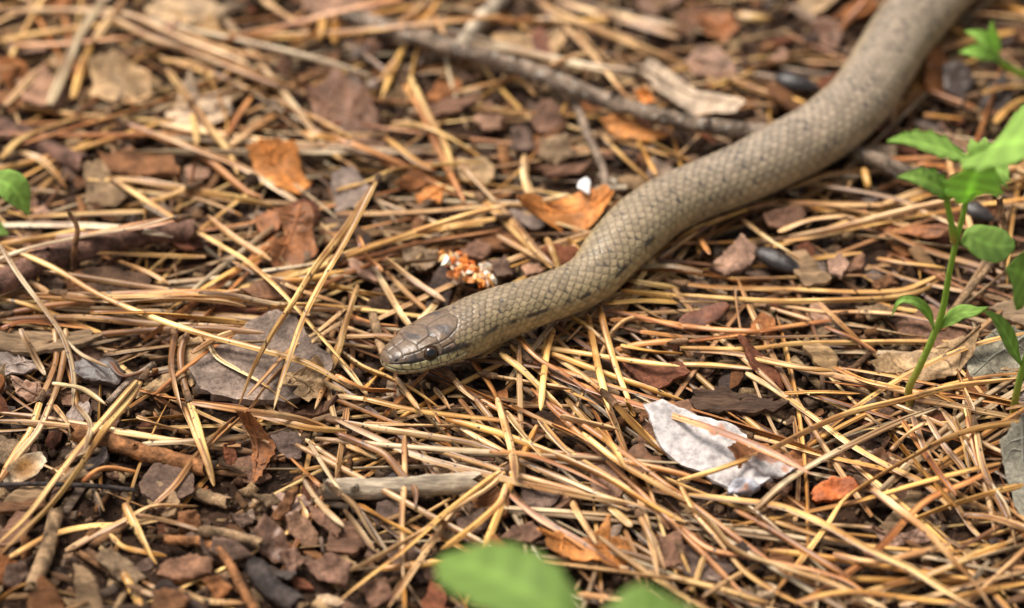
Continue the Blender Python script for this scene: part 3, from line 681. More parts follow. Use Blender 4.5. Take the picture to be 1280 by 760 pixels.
TF('dead_leaf','F','1040,590 1060,550 1130,490 1210,460 1270,500 1280,640 1140,660 1050,650','felt','stone',.9,'grey felted leaf leaning between the two seedlings','leaf',tilt=30,curl=.2,relief=.0005)
TF('bark_flake','F','1130,400 1200,370 1300,350 1310,480 1190,440','wood','wood',1.6,'rough brown wood chunk at the right edge','bark flake',tilt=10)
TF('bark_flake','F','30,700 120,690 290,720 400,760 340,790 200,775 60,790','soil','wood',1.0,'dark rotten wood chip above the white bark flake','bark flake',jag=.16,relief=.0008)
TF('bark_flake','F','700,300 760,275 800,310 720,330','brown','bark',.8,'brown bark chip above the bent needle pair','bark flake',tilt=10)
TF('bark_flake','F','640,390 740,380 780,420 690,440','wood','bark',.8,'greyish bark chip in bare soil left of the seedling','bark flake')
# lower right
wf = TF('bark_flake','I','-130,50 -60,20 0,25 100,60 200,90 240,130 255,180 200,200 250,250 340,290 300,330 230,340 160,310 60,250 0,230 -60,190 -100,130','white','white',.7,'large papery white bark flake with grey blotches and peeling orange edge','bark flake',tilt=14,curl=.10,relief=.0006,jag=.03,lift=1.0)
TF('peeling_edge','I','170,200 235,130 330,150 440,245 400,270 330,215 270,260 210,240','rust','leaf',.5,None,None,tilt=10,part_of=wf,lift=.1)
TF('bark_flake','I','240,235 290,190 360,220 420,260 370,290 300,268','white','white',1.3,'small curled white bark roll on the end of the white flake','bark flake',tilt=25,curl=.5,lift=.6)
TF('bark_flake','I','170,320 200,295 270,290 295,320 260,345 180,345','white','white',2.2,'small chalky white chip below the large white bark flake','bark flake',tilt=15,curl=.1,lift=.6)
TF('bark_flake','I','470,345 500,310 560,280 620,285 680,310 640,340 560,370 480,375','redor','leaf',1.3,'orange-red bark flake right of the large white flake','bark flake',tilt=15,curl=.12,lift=.8)
TF('dead_leaf','I','1170,150 1200,100 1257,70 1360,90 1380,400 1257,440 1220,400 1190,260','felt','stone',1.2,'grey felted flake standing at the right edge below the second seedling','leaf',tilt=35,curl=.2,lift=1.0)
TF('bark_flake','I','720,480 850,320 900,350 840,420 760,490','wood','wood',1.0,'fibrous wood sliver right of the orange-red flake','bark flake')
TF('bark_flake','I','-30,520 60,530 200,620 150,660 20,650','slate','bark',.9,'dark slate flake under needles below the white flake','bark flake')
TF('bark_flake','I','660,220 740,180 800,230 740,280 680,270','brown','leaf',.7,'brown leaf scrap above right of the orange-red flake','bark flake',tilt=10)
TF('dead_leaf','I','700,490 900,470 920,520 760,540','pink','leaf',.6,'pinkish leaf strip under needles in the lower right','leaf')
# lower middle
TF('bark_flake','H','640,460 720,450 760,490 720,520 600,510','purple','bark',.8,'purplish flake left of the orange oak leaf','bark flake',tilt=10)
TF('dead_leaf','H','760,500 830,480 880,510 960,480 990,440 1000,500 1070,500 1080,560 1060,610 960,590 920,590 850,580 790,560','orange','leaf',.5,'lobed orange oak leaf piece behind the large blurred green leaf','leaf',tilt=15,curl=.2,relief=.0006,jag=.1)
TF('bark_flake','H','680,330 760,300 830,350 780,400 700,400','slate','bark',1.1,'dark grey bark flake above the orange oak leaf','bark flake',tilt=10)
TF('bark_flake','H','90,680 180,650 210,720 130,770','purple','bark',1.2,'purplish brown bark flake left of the large blurred green leaf','bark flake',tilt=20)
TF('bark_flake','H','1180,500 1257,480 1290,600 1200,610','purple','bark',.8,'purplish leaf-thin flake right of the orange oak leaf','bark flake',tilt=15)
TF('bark_flake','H','440,440 540,400 570,450 500,500 440,490','slate','bark',.9,'slate flake beneath the curved golden needle','bark flake',tilt=8)
TF('bark_flake','H','-20,470 60,450 110,520 60,570 -30,560','purple','wood',1.1,'purplish wood chip below the left end of the pale twig','bark flake',tilt=10)
# lower left
TF('bark_flake','G','505,310 560,240 640,240 710,270 710,340 650,360 560,370 520,340','slate','bark',.8,'smooth slate grey flake under the orange-brown twig','bark flake',tilt=12,jag=.03)
TF('dead_leaf','G','870,60 920,70 960,100 1010,170 980,230 960,280 930,310 920,220 915,130','rust','leaf',.4,'rusty brown oak leaf fragment standing beside a slate flake','leaf',tilt=38,curl=.3,relief=.0006,jag=.1)
TF('bark_flake','G','815,160 860,150 865,220 840,260 820,210','red','bark',.8,'small red-brown chip left of the rusty oak fragment','bark flake',tilt=30)
TF('bark_flake','G','990,130 1060,110 1110,140 1100,210 1060,220 1010,180','slate','bark',.8,'slate flake right of the rusty oak fragment','bark flake',tilt=25)
TF('bark_flake','G','650,410 720,400 740,460 690,500 655,480','brown','bark',1.5,'upright brown bark chip in the middle of the lower left chips','bark flake',tilt=40)
TF('bark_flake','G','570,640 600,590 700,570 780,590 770,640 660,670','purple','bark',2.0,'thick purplish bark chunk in the lower left foreground','bark flake',tilt=20)
TF('bark_flake','G','350,580 390,540 470,580 530,650 490,690 420,650','wood','bark',1.2,'greyish brown bark flake left of the thick purplish chunk','bark flake',tilt=30)
TF('bark_flake','G','930,470 970,420 1040,480 1060,550 1010,600 950,560','purple','gloss',1.2,'purplish glossy flake leaning right of the thick purplish chunk','bark flake',tilt=40)
TF('bark_flake','G','1130,390 1180,400 1257,470 1240,510 1150,440','purple','bark',.9,'slanting purplish flake left of the pale broken twig','bark flake',tilt=20)
TF('bark_flake','G','105,690 150,640 200,680 250,780 110,780','brown','wood',1.6,'dark brown bark splinter at the bottom edge far left','bark flake',tilt=40)
TF('bark_flake','G','270,600 310,610 350,650 390,780 280,780','wood','wood',1.8,'upright tan and brown wood splinter at the bottom edge','bark flake',tilt=45)
TF('bark_flake','G','990,430 1050,340 1090,340 1060,400 1020,440','brown','bark',.9,'narrow brown chip slanting left of the purplish slanting flake','bark flake',tilt=20)
TF('bark_flake','G','925,350 1000,345 1030,370 980,395','wood','bark',1.0,'small flat tan chip below the rusty oak fragment','bark flake',tilt=15)
TF('bark_flake','G','1020,560 1080,540 1110,590 1060,640','purple','bark',1.6,'rounded purplish chip near the bottom right of the purplish glossy flake','bark flake',tilt=20)
TF('bark_flake','G','780,500 870,520 930,570 850,590 770,560','slate','bark',1.2,'slate chip between the thick purplish chunk and the stick','bark flake',tilt=15)
TF('bark_flake','G','1120,600 1210,560 1290,600 1270,680 1160,660','purple','bark',1.2,'broad purplish chip at the bottom left of the blurred leaf','bark flake',tilt=20)
TF('bark_flake','G','20,610 90,590 110,640 60,690 10,670','slate','bark',1.4,'dark slate chip at the left edge near the bottom','bark flake',tilt=20)
TF('bark_flake','G','560,700 640,690 700,730 640,790 560,770','brown','bark',1.4,'brown chip at the bottom edge below the thick purplish chunk','bark flake',tilt=20)
TF('bark_flake','G','740,660 800,640 850,690 800,740','rust','bark',1.2,'rusty chip right of the brown bottom-edge chip','bark flake',tilt=20)
TF('bark_flake','G','0,380 120,365 200,390 120,410 0,420','brown','wood',1.0,'flat brown wood sliver at the left edge under needle pair','bark flake')
TF('bark_flake','G','840,420 900,415 930,450 880,470','slate','bark',1.0,'small slate chip beside the purplish glossy flake','bark flake',tilt=12)

# shell fragment: a shallow cup, pale outside with an ochre inside
def shell():
    px = tpx('G', parse('10,290 30,240 90,200 150,190 170,230 130,280 60,300')); w = PZ(px[:, 0], px[:, 1], .005); c, sl = fit_plane(w[:, :2], .0012)
    n = np.array([.15, -.5, 1.0]); n /= np.linalg.norm(n); poly = PN(px[:, 0], px[:, 1], c, n)
    V, F, cl, _ = flake_mesh(poly, poly.mean(0), n, .0006, .75, .0002, FC['pale'], .04, 811, M_=48)
    k = 1+5*48; rad = np.linalg.norm(V[:k]-V[0], axis=1); rad /= rad.max(); f = np.clip(1.25-rad*1.25, 0, 1)[:, None]
    cl[:k] = (1-f)*np.array((.72, .62, .46))+f*np.array((.42, .2, .05)); cl[k:] = (.7, .6, .45)
    o = mesh_obj('shell_fragment', V, F, 'leaf', origin=poly.mean(0), col=cl)
    tag(o, 'pale cupped shell fragment with ochre inside at the left edge', 'shell'); stamp_poly(poly, c, n, .0004)
shell()

# seeds: pointed ovals with a seam
def seed_(tile, pts, r, label, col=(.03,.022,.02)):
    px = tpx(tile, parse(pts)); a, b = PZ(px[:, 0], px[:, 1], .004); h = float(np.max(H[cell(*(a+b)[:2]/2)])); zc_ = max(h, .001)+r*.7
    if tile == 'C': zc_ = .004
    a, b = PZ(px[:, 0], px[:, 1], zc_); n = 18; C = a+(b-a)*np.linspace(0, 1, n)[:, None]; C[:, 2] += np.linspace(.0006, -.0003, n)
    t = np.linspace(0, 1, n); rad = r*np.maximum(.04, np.sin(np.pi*t**.8)**.7)
    V, F, cl = tube_geo(C, rad, 16, col, 51, .07, .7)
    o = mesh_obj('seed', V, F, 'gloss', origin=C[0], col=cl); tag(o, label, 'seed')
    Cs = C[2:-2]+np.array([0, 0, 1.0])*(rad[2:-2]*.7)[:, None]; V, F, cl = tube_geo(Cs, np.full(n-4, r*.07), 6, np.array(col)*2.2, 52, .05)
    mesh_obj('seam', V, F, 'gloss', parent=o, origin=C[0], col=cl)
    for p, rr in zip(C, rad): stamp_disc(p[0], p[1], p[2]+rr*.5, rr*.6)
seed_('F', '272,190 458,262', .0022, 'glossy dark oval seed right of the pinkish bark chip')
seed_('F', '1030,25 1150,70', .0020, 'dark seed behind the stem of the tall seedling')
seed_('C', '345,290 515,325', .0024, 'dark blurred seed left of the snake above its mid body', (.022,.015,.014))

# sticks
stick('fallen_branch','B','25,48 150,95 300,140 450,185 600,222 750,272 900,330 1050,385 1257,440 1400,465 1600,490 1800,520 1890,560 1990,590 2060,625 2200,660',64,'grey',
      'long grey lichen-flecked branch running from top left under the snake','branch',n=90,taper=.85,lift=2.4,sink=0.0,rough=.2,matn='branch',knots=(.12,.3,.47,.62))
stick('twig','B','452,180 500,112 560,42 600,-5 640,-70',60,'pale','pale broken side stick rising from the long grey branch',n=24,lift=1.8,taper=1.1)
stick('twig','B','870,370 900,440 925,510 970,600 990,690',30,'grey','thin forked grey twig hanging below the long branch',n=20,lift=.5)
stick('twig','B','952,690 1010,688 1062,686',22,'pale','short pale twig lying right of the white crumb',n=12,lift=.6)
stick('fallen_stick','D','-60,320 40,280 130,232 260,188 400,152 560,118 690,110',90,'red','thick reddish brown stick lying at the left','stick',n=36,lift=1.6,sink=.1,knots=(.35,.75))
stick('twig','D','268,255 274,170 284,105 252,45',27,'brown','upright dark stub of the reddish stick at the left','twig',n=14,zs=(4.0,8.5,12.5,15.5),taper=.55)
stick('fallen_stick','A','-20,465 100,505 200,560 310,605',78,'red','blurred reddish bark stick at the far left edge','stick',n=20,sink=.5)
stick('twig','G','270,118 370,140 500,185 620,215 745,248',66,'rust','orange-brown twig with a broken end in the lower left',n=30,lift=.6,knots=(.5,))
stick('twig','H','-30,325 80,325 200,320 330,315 512,298',80,'pale','pale broken twig with fibrous bark under needles at bottom centre',n=34,lift=.4,matn='wood',knots=(.2,))
stick('twig','G','735,480 830,490 950,522',40,'tan','short tan stick beside the purplish glossy flake',n=16,lift=.5)
stick('twig','G','725,345 775,360 835,378',46,'tan','stubby tan twig piece below the slate grey flake',n=10,lift=.5)
stick('twig','G','935,610 1000,690 1090,750',78,'dark','thick dark blurred stick at the bottom left of the green leaf',n=14,lift=.3)
stick('twig','G','115,690 170,560 205,415',58,'tan','straight tan stick leaning at the lower left',n=18,lift=1.0)
stick('twig','G','-10,310 200,307 380,318 492,329',18,'dark','thin blackish twig stretching right of the shell fragment',n=24,lift=1.0,ends=False)
stick('twig','G','600,510 740,520 820,570 880,680 930,770',36,'rust','bent rusty twig curving down to the bottom edge',n=26,lift=.8,ends=False)
stick('twig','E','135,420 150,480 172,560',34,'tan','short grey-tan twig under the dark pellet',n=12,lift=.5,zs=(5.5,5.2,4.6))
stick('twig','F','1160,205 1090,292 1008,392',24,'tan','brown dry stalk leaning right of the seedling stem',n=14,zs=(9,6,3.5))
stick('twig','F','1165,-10 1190,130 1180,240',22,'tan','dry upright stalk behind the seedling leaves',n=14,zs=(20,11,4),ends=False)
stick('twig','D','395,740 470,665 560,600',26,'grey','thin grey twig below the glossy blackish flake',n=14,lift=.7)

# ------------------------------------------------------------------ white crumb, dark pellet, orange crumbs
def lump(name, px, py, r, col, matn, seed, z=None, parent=None, squash=.8, n=10, rough=.22, flat=False):
    p = PZ(px, py, .006) if z is None else PZ(px, py, z)
    if z is None: z = float(H[cell(p[0], p[1])])+r*squash*.7; p = PZ(px, py, z)
    th = np.linspace(0, math.pi, n); ph = np.linspace(0, 2*math.pi, 2*n, endpoint=False)
    D = np.array([[(math.sin(a)*math.cos(b), math.sin(a)*math.sin(b), math.cos(a)) for b in ph] for a in th]).reshape(-1, 3)
    q = 1+rough*snoise(D, 2.6, seed)+rough*.5*snoise(D, 6.0, seed+1); V = p+D*q[:, None]*r*np.array([1, 1, squash])
    cl = np.array(col)*(1+.3*snoise(D, 4, seed+2))[:, None]
    return mesh_obj(name, V, grid_faces(n, 2*n), matn, parent=parent, origin=p, col=np.clip(cl, .01, .95), smooth=not flat)
import bmesh
def shard(name, p, r, col, matn, parent=None, k=11):
    bm = bmesh.new()
    for _ in range(k):
        d = RNG.normal(size=3); d /= np.linalg.norm(d); bm.verts.new(d*r*RNG.uniform(.6, 1.1)*np.array([1.2, .8, .7]))
    g_ = bmesh.ops.convex_hull(bm, input=bm.verts); bmesh.ops.delete(bm, geom=[e for e in g_['geom_interior']], context='VERTS')
    bm.verts.index_update(); a = random.uniform(0, 6.28); R = np.array(Matrix.Rotation(a, 3, 'Z')@Matrix.Rotation(random.uniform(-.8, .8), 3, 'X'))
    V = np.array([v.co[:] for v in bm.verts])@R.T; F = [tuple(v.index for v in f.verts) for f in bm.faces]; bm.free()
    return mesh_obj(name, V+p, F, matn, parent=parent, origin=p, col=np.asarray(col)*RNG.uniform(.8, 1.15, (len(V), 1)), smooth=False)
# ------------------------------------------------------------------ traced needles: class, [width], [^lift start,end in mm] : points
NEED = {
'A': """t 30:0,45 150,38 290,40 420,70 560,140 700,180
+t 30:290,30 420,45 520,70 640,130 800,190 920,240
g 30:0,150 130,125 300,100 430,85
o 28:50,165 250,160 500,135
y 44:180,385 230,270 290,130 380,-5
g 30:265,360 300,240 340,150
t 30:340,150 400,70 460,-10
t 28:15,385 120,280 240,190
s 30:0,580 90,500 290,430
t 26:65,550 160,590 245,690
o 28:450,445 560,490 690,545 780,600 900,700 960,720
+t 26:560,482 760,560 900,620 1090,740
s 30:610,250 680,350 760,460 830,550 870,640
s 28:730,235 780,320 820,420 830,510
p 26:480,430 640,380 860,325
t 28:840,530 930,460 1030,405
g 26:590,220 720,235 850,300
s 28:320,655 480,655 600,675 730,700 900,730 1000,755
g 24:700,680 590,725 430,760
t 28:960,0 1060,70 1130,120
g 30:1110,480 1257,515
t 26:600,80 800,170 1000,215
g 34:1180,55 1175,100 1165,150
+g 32:1225,60 1225,110 1220,160
t 24:0,250 60,240 160,215
o 26:830,490 870,420 920,350
s 26:700,420 715,480 720,530""",
'B': """o 30:245,300 320,420 370,540 430,660 470,740
+s 26:270,280 340,420 400,530 430,640
o 30:0,505 120,550 240,600 350,665 480,730
s 24:0,695 130,655 220,615 400,600 540,590
t 32:720,-5 850,60 1000,110 1150,180 1290,240
+t 30:720,70 870,80 1000,130 1257,240
t 32:760,30 880,140 960,230 1030,320 1075,370
t 26:880,110 960,190 1040,260
p 36:690,570 690,650 722,742
s 32:975,500 1060,590 1150,668
g 28:1090,490 1130,570 1172,642
g 30:295,105 390,-5
t 28:340,20 400,130
t 30:150,310 220,215
t 26:430,340 560,310 660,290 730,350
p 28:550,740 700,745 850,710
g 28:75,762 140,670
g 28:180,500 280,580 350,620
s 26:200,450 310,460 420,510 560,600
t 28:460,600 530,680 600,755
t 28:800,0 1000,60 1257,140
t 26:950,30 1100,70 1257,110
o 26:560,60 640,75 720,60
t 28:760,250 850,215 960,190""",
'C': """g 30:190,290 320,340 460,378
t 26:230,250 420,215 600,205
s 34:205,50 340,70
g 32:900,195 1050,150 1257,110
o 28:580,110 690,-10
s 28:1080,350 1180,320 1290,318
g 28:1160,20 1290,45
t 26:1180,0 1290,18
o 28:750,582 960,575
g 28:672,615 690,695
t 30:740,745 900,690 1010,640
o 26:870,230 970,245
g 26:985,100 1062,140
g 30:1150,450 1200,395 1275,355
t 26:250,758 350,730 550,740 720,750
o 26:870,600 980,610
t 26:1180,620 1290,600
s 26:1160,670 1290,640
g 26:890,420 1040,440""",
'D': """s 26:100,60 300,50 550,40
s 26:0,160 200,130 350,100
t 24:0,178 230,166
t 26:0,245 90,290 190,345
t 26:430,225 540,265 620,310
t 28:760,60 860,140 990,220
y 24:1000,95 880,190 740,300 640,400
g 22:960,200 830,270 700,350 600,412
g 24:1000,300 1120,290 1257,258
t 24:850,225 980,280 1100,330 1257,380
o 24:20,418 180,386 320,368 520,345 740,330
s 26:220,340 350,352 520,355 700,350 850,360 970,380 1080,412
+t 24:225,352 400,372 600,362 800,372 900,390
y 22:725,340 850,347 950,370 1100,396 1257,402
t 26:0,440 150,430 330,430 520,450 700,460 900,462
g 24:330,410 540,415 760,435 930,452
t 26:350,492 560,475 760,470 970,487
y 26:345,572 480,550 640,530 760,520 1000,515
o 24:0,470 90,445 200,455 330,470
t 28:640,480 625,590 640,680 665,765
+t 28:685,480 660,560 670,660 702,765
y 26:75,470 120,560 165,640
t 26:200,470 205,580 170,680 125,770
t 26:240,470 235,560 215,660 180,765
y 22 ^2,0:0,165 80,290 180,420 235,510 270,640 265,765
y 15:240,510 300,565 400,612
p 24:760,505 790,570 870,620 960,670 1090,762
p 22:190,670 300,690 385,745
o 24:500,690 620,720 760,740 900,757
t 24:1257,400 1160,480 1060,545 900,720
t 24:1257,440 1150,510 1000,640 910,762
t 26:1290,380 1240,520 1200,640 1150,765
p 26:1257,700 1190,670 1120,620
s 27 ^4,0:15,170 200,250 370,350 560,430 740,490 950,545 1130,600 1290,690
s 30 ^1,1:400,-85 530,0 640,70 800,165 900,225 1000,310 1085,400 1160,490 1257,600 1310,665
t 24:700,560 800,500 900,470
g 24:940,400 1100,380 1257,390
b 22:400,590 450,640 540,620""",
'E': """t 30:0,50 250,45 520,25 700,8
s 28:10,215 140,165 330,110 540,90
+o 28:0,240 150,200 300,160 560,120 610,100
y 24:0,265 130,240 385,215
s 30:530,-5 620,80 700,160 790,250
+t 26:570,-5 660,90 740,190 800,245
t 28:590,130 680,180 740,210 790,240
s 28:770,140 800,210 820,270
g 26:845,140 890,190
p 26:125,225 175,310 240,420 285,475
t 24:180,210 280,290 400,370
t 24:180,260 260,340 340,410
o 24:80,130 110,200 170,260
o 26:40,420 140,450 230,460
t 26:20,460 120,490 230,520
p 22:30,392 130,396
s 24:80,312 45,420 10,550 -10,620
t 24:30,500 150,495 222,500
p 28:0,570 60,640 120,720
g 26:95,695 140,650 178,612
p 30:370,372 340,405 300,445
s 26:10,550 100,610 200,650 300,700 380,760
t 24:420,640 470,700 540,760
o 26:500,590 560,670 612,765
t 24:560,640 700,665 860,690
g 24:640,530 720,610 830,690 960,752
o 24:660,500 740,580 840,640 980,742
t 24:780,560 900,640 1000,720 1045,765
s 26:600,560 680,620 760,700 830,765
t 24:330,670 380,710 420,765
o 26:0,640 100,690 220,700
t 26:0,715 150,735 260,765
t 22:220,650 270,720 305,765
s 24:700,530 900,560 1100,590 1257,607
g 26:790,560 1000,640 1150,690 1280,735
o 28:1010,552 1120,525 1270,515
o 24:1110,482 1270,502
o 24:1000,440 1120,440 1270,455
g 24:980,377 1120,367 1270,372
g 22:1040,332 1257,352
s 22:1060,290 1257,325
o 22:990,402 1120,430 1270,468
s 27:795,460 770,560 755,680 748,770
s 28:918,420 940,520 960,620 1000,770
s 28:963,390 990,500 1030,630 1085,770
p 20:1010,480 1060,440 1140,420
g 24:1040,530 1150,550 1270,560""",
'F': """t 26:400,10 560,20 720,20 830,20 1000,90 1140,120
t 24:360,115 480,70 620,55
t 24:380,150 520,130 680,95
b 30:60,115 200,50 360,8
p 26:225,70 330,150 442,222
o 28:50,110 110,200
g 24:720,215 840,235 970,250
g 26:750,115 900,180 1060,230 1200,272
s 24:0,305 160,320 400,325 620,335 800,330 890,300 970,262
+s 24:0,347 170,360 380,370 600,365 780,355 890,330 970,275
p 20:0,368 172,374
o 26:0,460 150,475 300,480
o 26:0,517 220,490 400,460 560,438
s 24:0,540 250,545 420,525 620,520 850,518 1080,522
t 26:0,545 200,560 380,600 560,640 750,680 900,720 1050,755
s 24:250,577 420,610 560,625
s 28:0,600 130,605 268,618
p 24:240,632 340,690 455,765
s 22:380,705 520,700 660,707
t 24:360,385 520,410 650,410 800,420 900,440 1140,482
y 22:600,450 720,470 820,490 900,500
t 20:330,395 480,440
o 22:530,465 640,510 722,560
g 24:560,610 680,660 820,690
t 24:1010,620 1040,700 1075,770
t 24:1000,560 1100,470 1180,400
g 24:450,30 560,45 660,75
g 24:900,690 1000,740 1060,790
t 26:540,20 700,50 820,90 960,110""",
'I': """t 26:850,60 900,190 980,330 1060,460 1130,530
t 26:960,40 1060,180 1120,330 1150,480
g 26:760,110 860,230 950,330 1020,400
o 24:800,60 920,230 1010,350
s 26:1040,0 1070,120 1110,230
t 26:1080,100 1110,250 1190,420 1220,500
y 26:1130,300 1200,400 1230,540
o 24:1050,60 1080,200 1120,300
t 24:900,60 960,160 1040,260 1090,400
s 24:1000,60 1040,160 1060,260
g 26:1257,310 1100,350 950,400 800,460
t 28:1030,420 1140,430 1290,475
g 30:740,680 900,640 1100,560 1200,520
t 30:800,750 1000,690 1290,615
g 30:1000,725 1150,690 1290,665
s 28:680,700 850,660 1000,600 1100,540
g 26:330,440 560,510 800,545 1060,555
o 28:200,400 330,470 460,550 620,650
s 26:0,545 40,640 60,720
s 24:90,570 40,700
t 26:290,600 160,670 80,722
o 28:0,460 100,540 220,570 430,610 600,660 720,740
g 28:0,310 60,420 150,520 230,620 330,690 470,762
s 30:-40,645 150,690 330,742
g 26:240,125 400,165 560,210 720,245 850,280
s 28:390,-5 500,70 620,160 760,240 900,310 990,400
t 28:770,185 830,130 897,80
t 26:860,0 1000,20 1290,78
g 30:1170,230 1000,270 850,310 680,360 500,400 180,460
s 26 ^0,1:-10,298 150,250 330,180 500,95 640,40 820,-2 1000,-50 1240,-80
y 28:270,405 370,310 500,225 650,150 800,80 960,20
o 30:1170,240 1050,300 930,350 840,420 740,530 600,640 450,732
s 30 ^2,0:1290,75 1100,100 950,150 820,220 700,290 600,360 540,450 460,560 350,700
p 36 ^0,2:0,375 100,430 200,540 350,600 560,670 760,765
s 34 ^0,2:30,345 330,380 430,410 540,460 680,540 850,620 960,690 1090,765
t 30 ^0,2:670,300 800,400 900,480 1000,590 1090,690 1140,765
g 30:420,740 620,700 840,725 1060,745
t 28:560,560 700,590 860,560 1000,520""",
'H': """t 26:250,130 250,300 240,450 245,650
y 26:0,330 70,390 120,470 170,540
y 24:30,400 90,480 140,550
g 28:80,380 190,440 285,492
t 26:40,30 20,170 0,290
p 26:40,165 150,215
t 26:450,-5 520,80 620,170
t 26:510,-5 560,60 600,110
p 28:620,40 680,120 740,190 790,250
s 26:740,70 840,180 960,260 1080,330
s 28:840,-5 930,90 1010,170 1060,250
t 26:980,-5 1020,90 1060,190
g 30:1000,-5 1100,100 1215,205
g 24:1060,-5 1090,60
t 26:820,60 920,85 1030,108
g 28:100,-5 300,40 500,65 700,85
t 26:100,85 300,90 480,92
o 28:790,90 900,140 1000,210 1100,270 1257,342
t 34:850,350 900,440 952,527
t 30:1110,420 1150,500 1202,622
s 32:1000,390 1082,462
t 32:680,575 850,600 1050,625 1290,660
g 30:160,617 400,590
t 34:880,710 1080,735 1250,760
b 30:0,120 110,165 180,200 240,270 290,330 290,395
t 28:0,75 120,100 330,130 520,165 700,235 860,300 1000,360 1140,400 1257,470
+t 28:0,70 150,140 270,195 420,240 560,275 700,310 900,350 1090,382
g 28:400,70 560,110 700,160 850,220 1000,290 1150,380 1280,450
o 28:630,340 740,430 860,500 960,570 1035,612
g 28:622,305 600,370 540,430 440,510 380,550
t 28 ^0,2:630,250 560,320 450,390 330,470 180,560 40,630
+g 28 ^0,2:600,260 480,350 380,430 260,540 120,650 0,745
t 28:460,360 380,480 290,610 190,760
t 32 ^0,1:590,-5 620,100 645,200 658,300
o 26:560,190 700,200 860,260 1000,330
s 26:900,120 1040,230 1160,300 1280,370""",
'G': """t 26:500,60 600,95 700,125
y 26:520,160 700,150 920,130
t 24:700,225 800,130 880,60 950,-5
t 24:565,380 640,310 720,200 860,60
t 28:700,10 900,40 1100,70 1257,130
s 26:920,50 1120,100 1270,112
o 24:1060,215 1180,322
y 22:1130,150 1200,270 1257,352
y 24:1110,290 1170,380 1257,462
p 28:1090,360 1122,432
s 28:30,577 180,495 330,460 450,455 640,425
t 28:240,552 350,490 450,440 560,385 725,387
g 22:400,490 460,540 610,570
s 36 ^0,1:455,380 500,470 575,600
t 30:650,690 750,735 890,742
g 34:450,630 520,765
t 28:500,690 670,757
s 30:150,-5 110,110 50,200 0,285
+t 28:192,-5 140,110 60,210 0,300
s 30 ^0,4:525,-85 470,0 380,110 290,250 200,370 90,480 -10,575
+s 28 ^0,4:500,-72 420,20 310,150 200,290 100,420 -10,525
s 30:690,-5 730,120 782,315
+t 26:660,-5 710,115 770,270
t 24:200,20 260,110 250,150
y 24:280,20 330,90 310,180
o 22:300,300 380,250 520,265
g 26:0,730 60,690 110,670
t 24:500,420 640,450 740,480""",
}
TALL = ['s 29 ^9,1:1373,-65 1257,110 1150,250 1060,390 985,500 920,620 868,762', '+s 29 ^9,1:1373,-65 1270,135 1180,290 1110,430 1060,570 1020,690 1000,765']
all_sets = [(t, ln) for t in 'ABCDEFIHG' for ln in NEED[t].strip().split('\n')]+[('D', ln) for ln in TALL]
groups = []
for t, ln in all_sets:
    head, pts = ln.split(':'); f = head.split(); plus = f[0][0] == '+'
    cls = f[0].lstrip('+'); w = 26.0; lift = None
    for a in f[1:]:
        if a[0] == '^': lift = [float(v) for v in a[1:].split(',')]
        else: w = float(a)
    it = (tpx(t, parse(pts)), cls, w/S_T, lift)
    if plus: groups[-1].append(it)
    else: groups.append([it])
NSEED = [1]
def sheath(C, w, root):
    d = C[0]-C[2]; d /= np.linalg.norm(d); p = np.array([C[0]-d*.0012, C[0], C[0]+d*.0012, C[0]+d*.0021])
    V, F, cl = tube_geo(p, np.array([.50, .60, .50, .25])*w, 8, (.17, .095, .05), NSEED[0], .15)
    mesh_obj('sheath', V, F, 'twig', parent=root, origin=root.location, col=cl)
def make_needles(items, curves, scattered=False):
    """items: class, width; curves: laid centre lines. One needle = one mesh; two = an Empty with two needles and their sheath"""
    base = curves[0][0]; cls = items[0][0]
    if len(curves) == 1: root = None
    else: root = empty('pine_needle_pair', base)
    for (c_, w_), C in zip(items, curves):
        NSEED[0] += 1
        V, F, cl, nv = needle_geo(C, w_, np.array(NC[c_])*random.uniform(.82, 1.15), NSEED[0])
        o = mesh_obj('needle' if root else 'pine_needle', V, F, 'needle', parent=root, origin=base, col=cl, nv=nv)
    top = root or o
    if root or random.random() < .08: sheath(curves[0], items[0][1], top)
    tag(top, None, 'needle'); mid = curves[0][len(curves[0])//2]; L = np.linalg.norm(np.diff(curves[0], axis=0), axis=1).sum()
    queue_label(top, 'pine needle pair' if root else 'pine needle', NW[cls], mid, L)
    return top
# scattered individual needles first, kept off the pieces the photo shows bare
made = 0
for i in range(900):
    if made >= 62: break
    x, y, a, L, bend = random_needle()
    if not in_frame(x, y, 20): continue
    xy = scatter_curve(x, y, a, L, bend, 26)
    ci = cell(xy[:, 0], xy[:, 1])
    if PROT[ci].mean() > .06 or (SB[ci] < .5).any(): continue
    w = random.uniform(.00095, .0013); cls = random.choice('sgotty'); C = lay(lambda z: xy, 26, w); made += 1
    its, cs = [(cls, w)], [C]
    if random.random() < .4:
        sgn = random.choice([-1, 1]); t = np.linspace(0, 1, 26); nrm = np.array([-math.sin(a), math.cos(a)])
        xy2 = xy+nrm[None]*(sgn*t*L*random.uniform(.04, .22))[:, None]
        if not (SB[cell(xy2[:, 0], xy2[:, 1])] < .5).any(): its.append((cls, w*.95)); cs.append(lay(lambda z: xy2, 26, w))
    make_needles(its, cs, True)
for g in groups:
    its, cs = [], []
    for px, cls, wpx, lift in g:
        n = 30; q = catmull(px, n); w = wpx*.97*DIST/FPX*1.0
        ex = None if lift is None else np.interp(np.linspace(0, 1, n), [0, 1], lift)*MM
        C = lay(lambda z: PZ(q[:, 0], q[:, 1], z), n, w, ex); dist = ((C[n//2]-CAM)@FWD)
        its.append((cls, wpx*.90*dist/FPX)); cs.append(C)
    make_needles(its, cs)
flush_labels()
pw_ = PZ(733, 234, .007); pw_ = PZ(733, 234, float(H[cell(pw_[0], pw_[1])])+.0012)
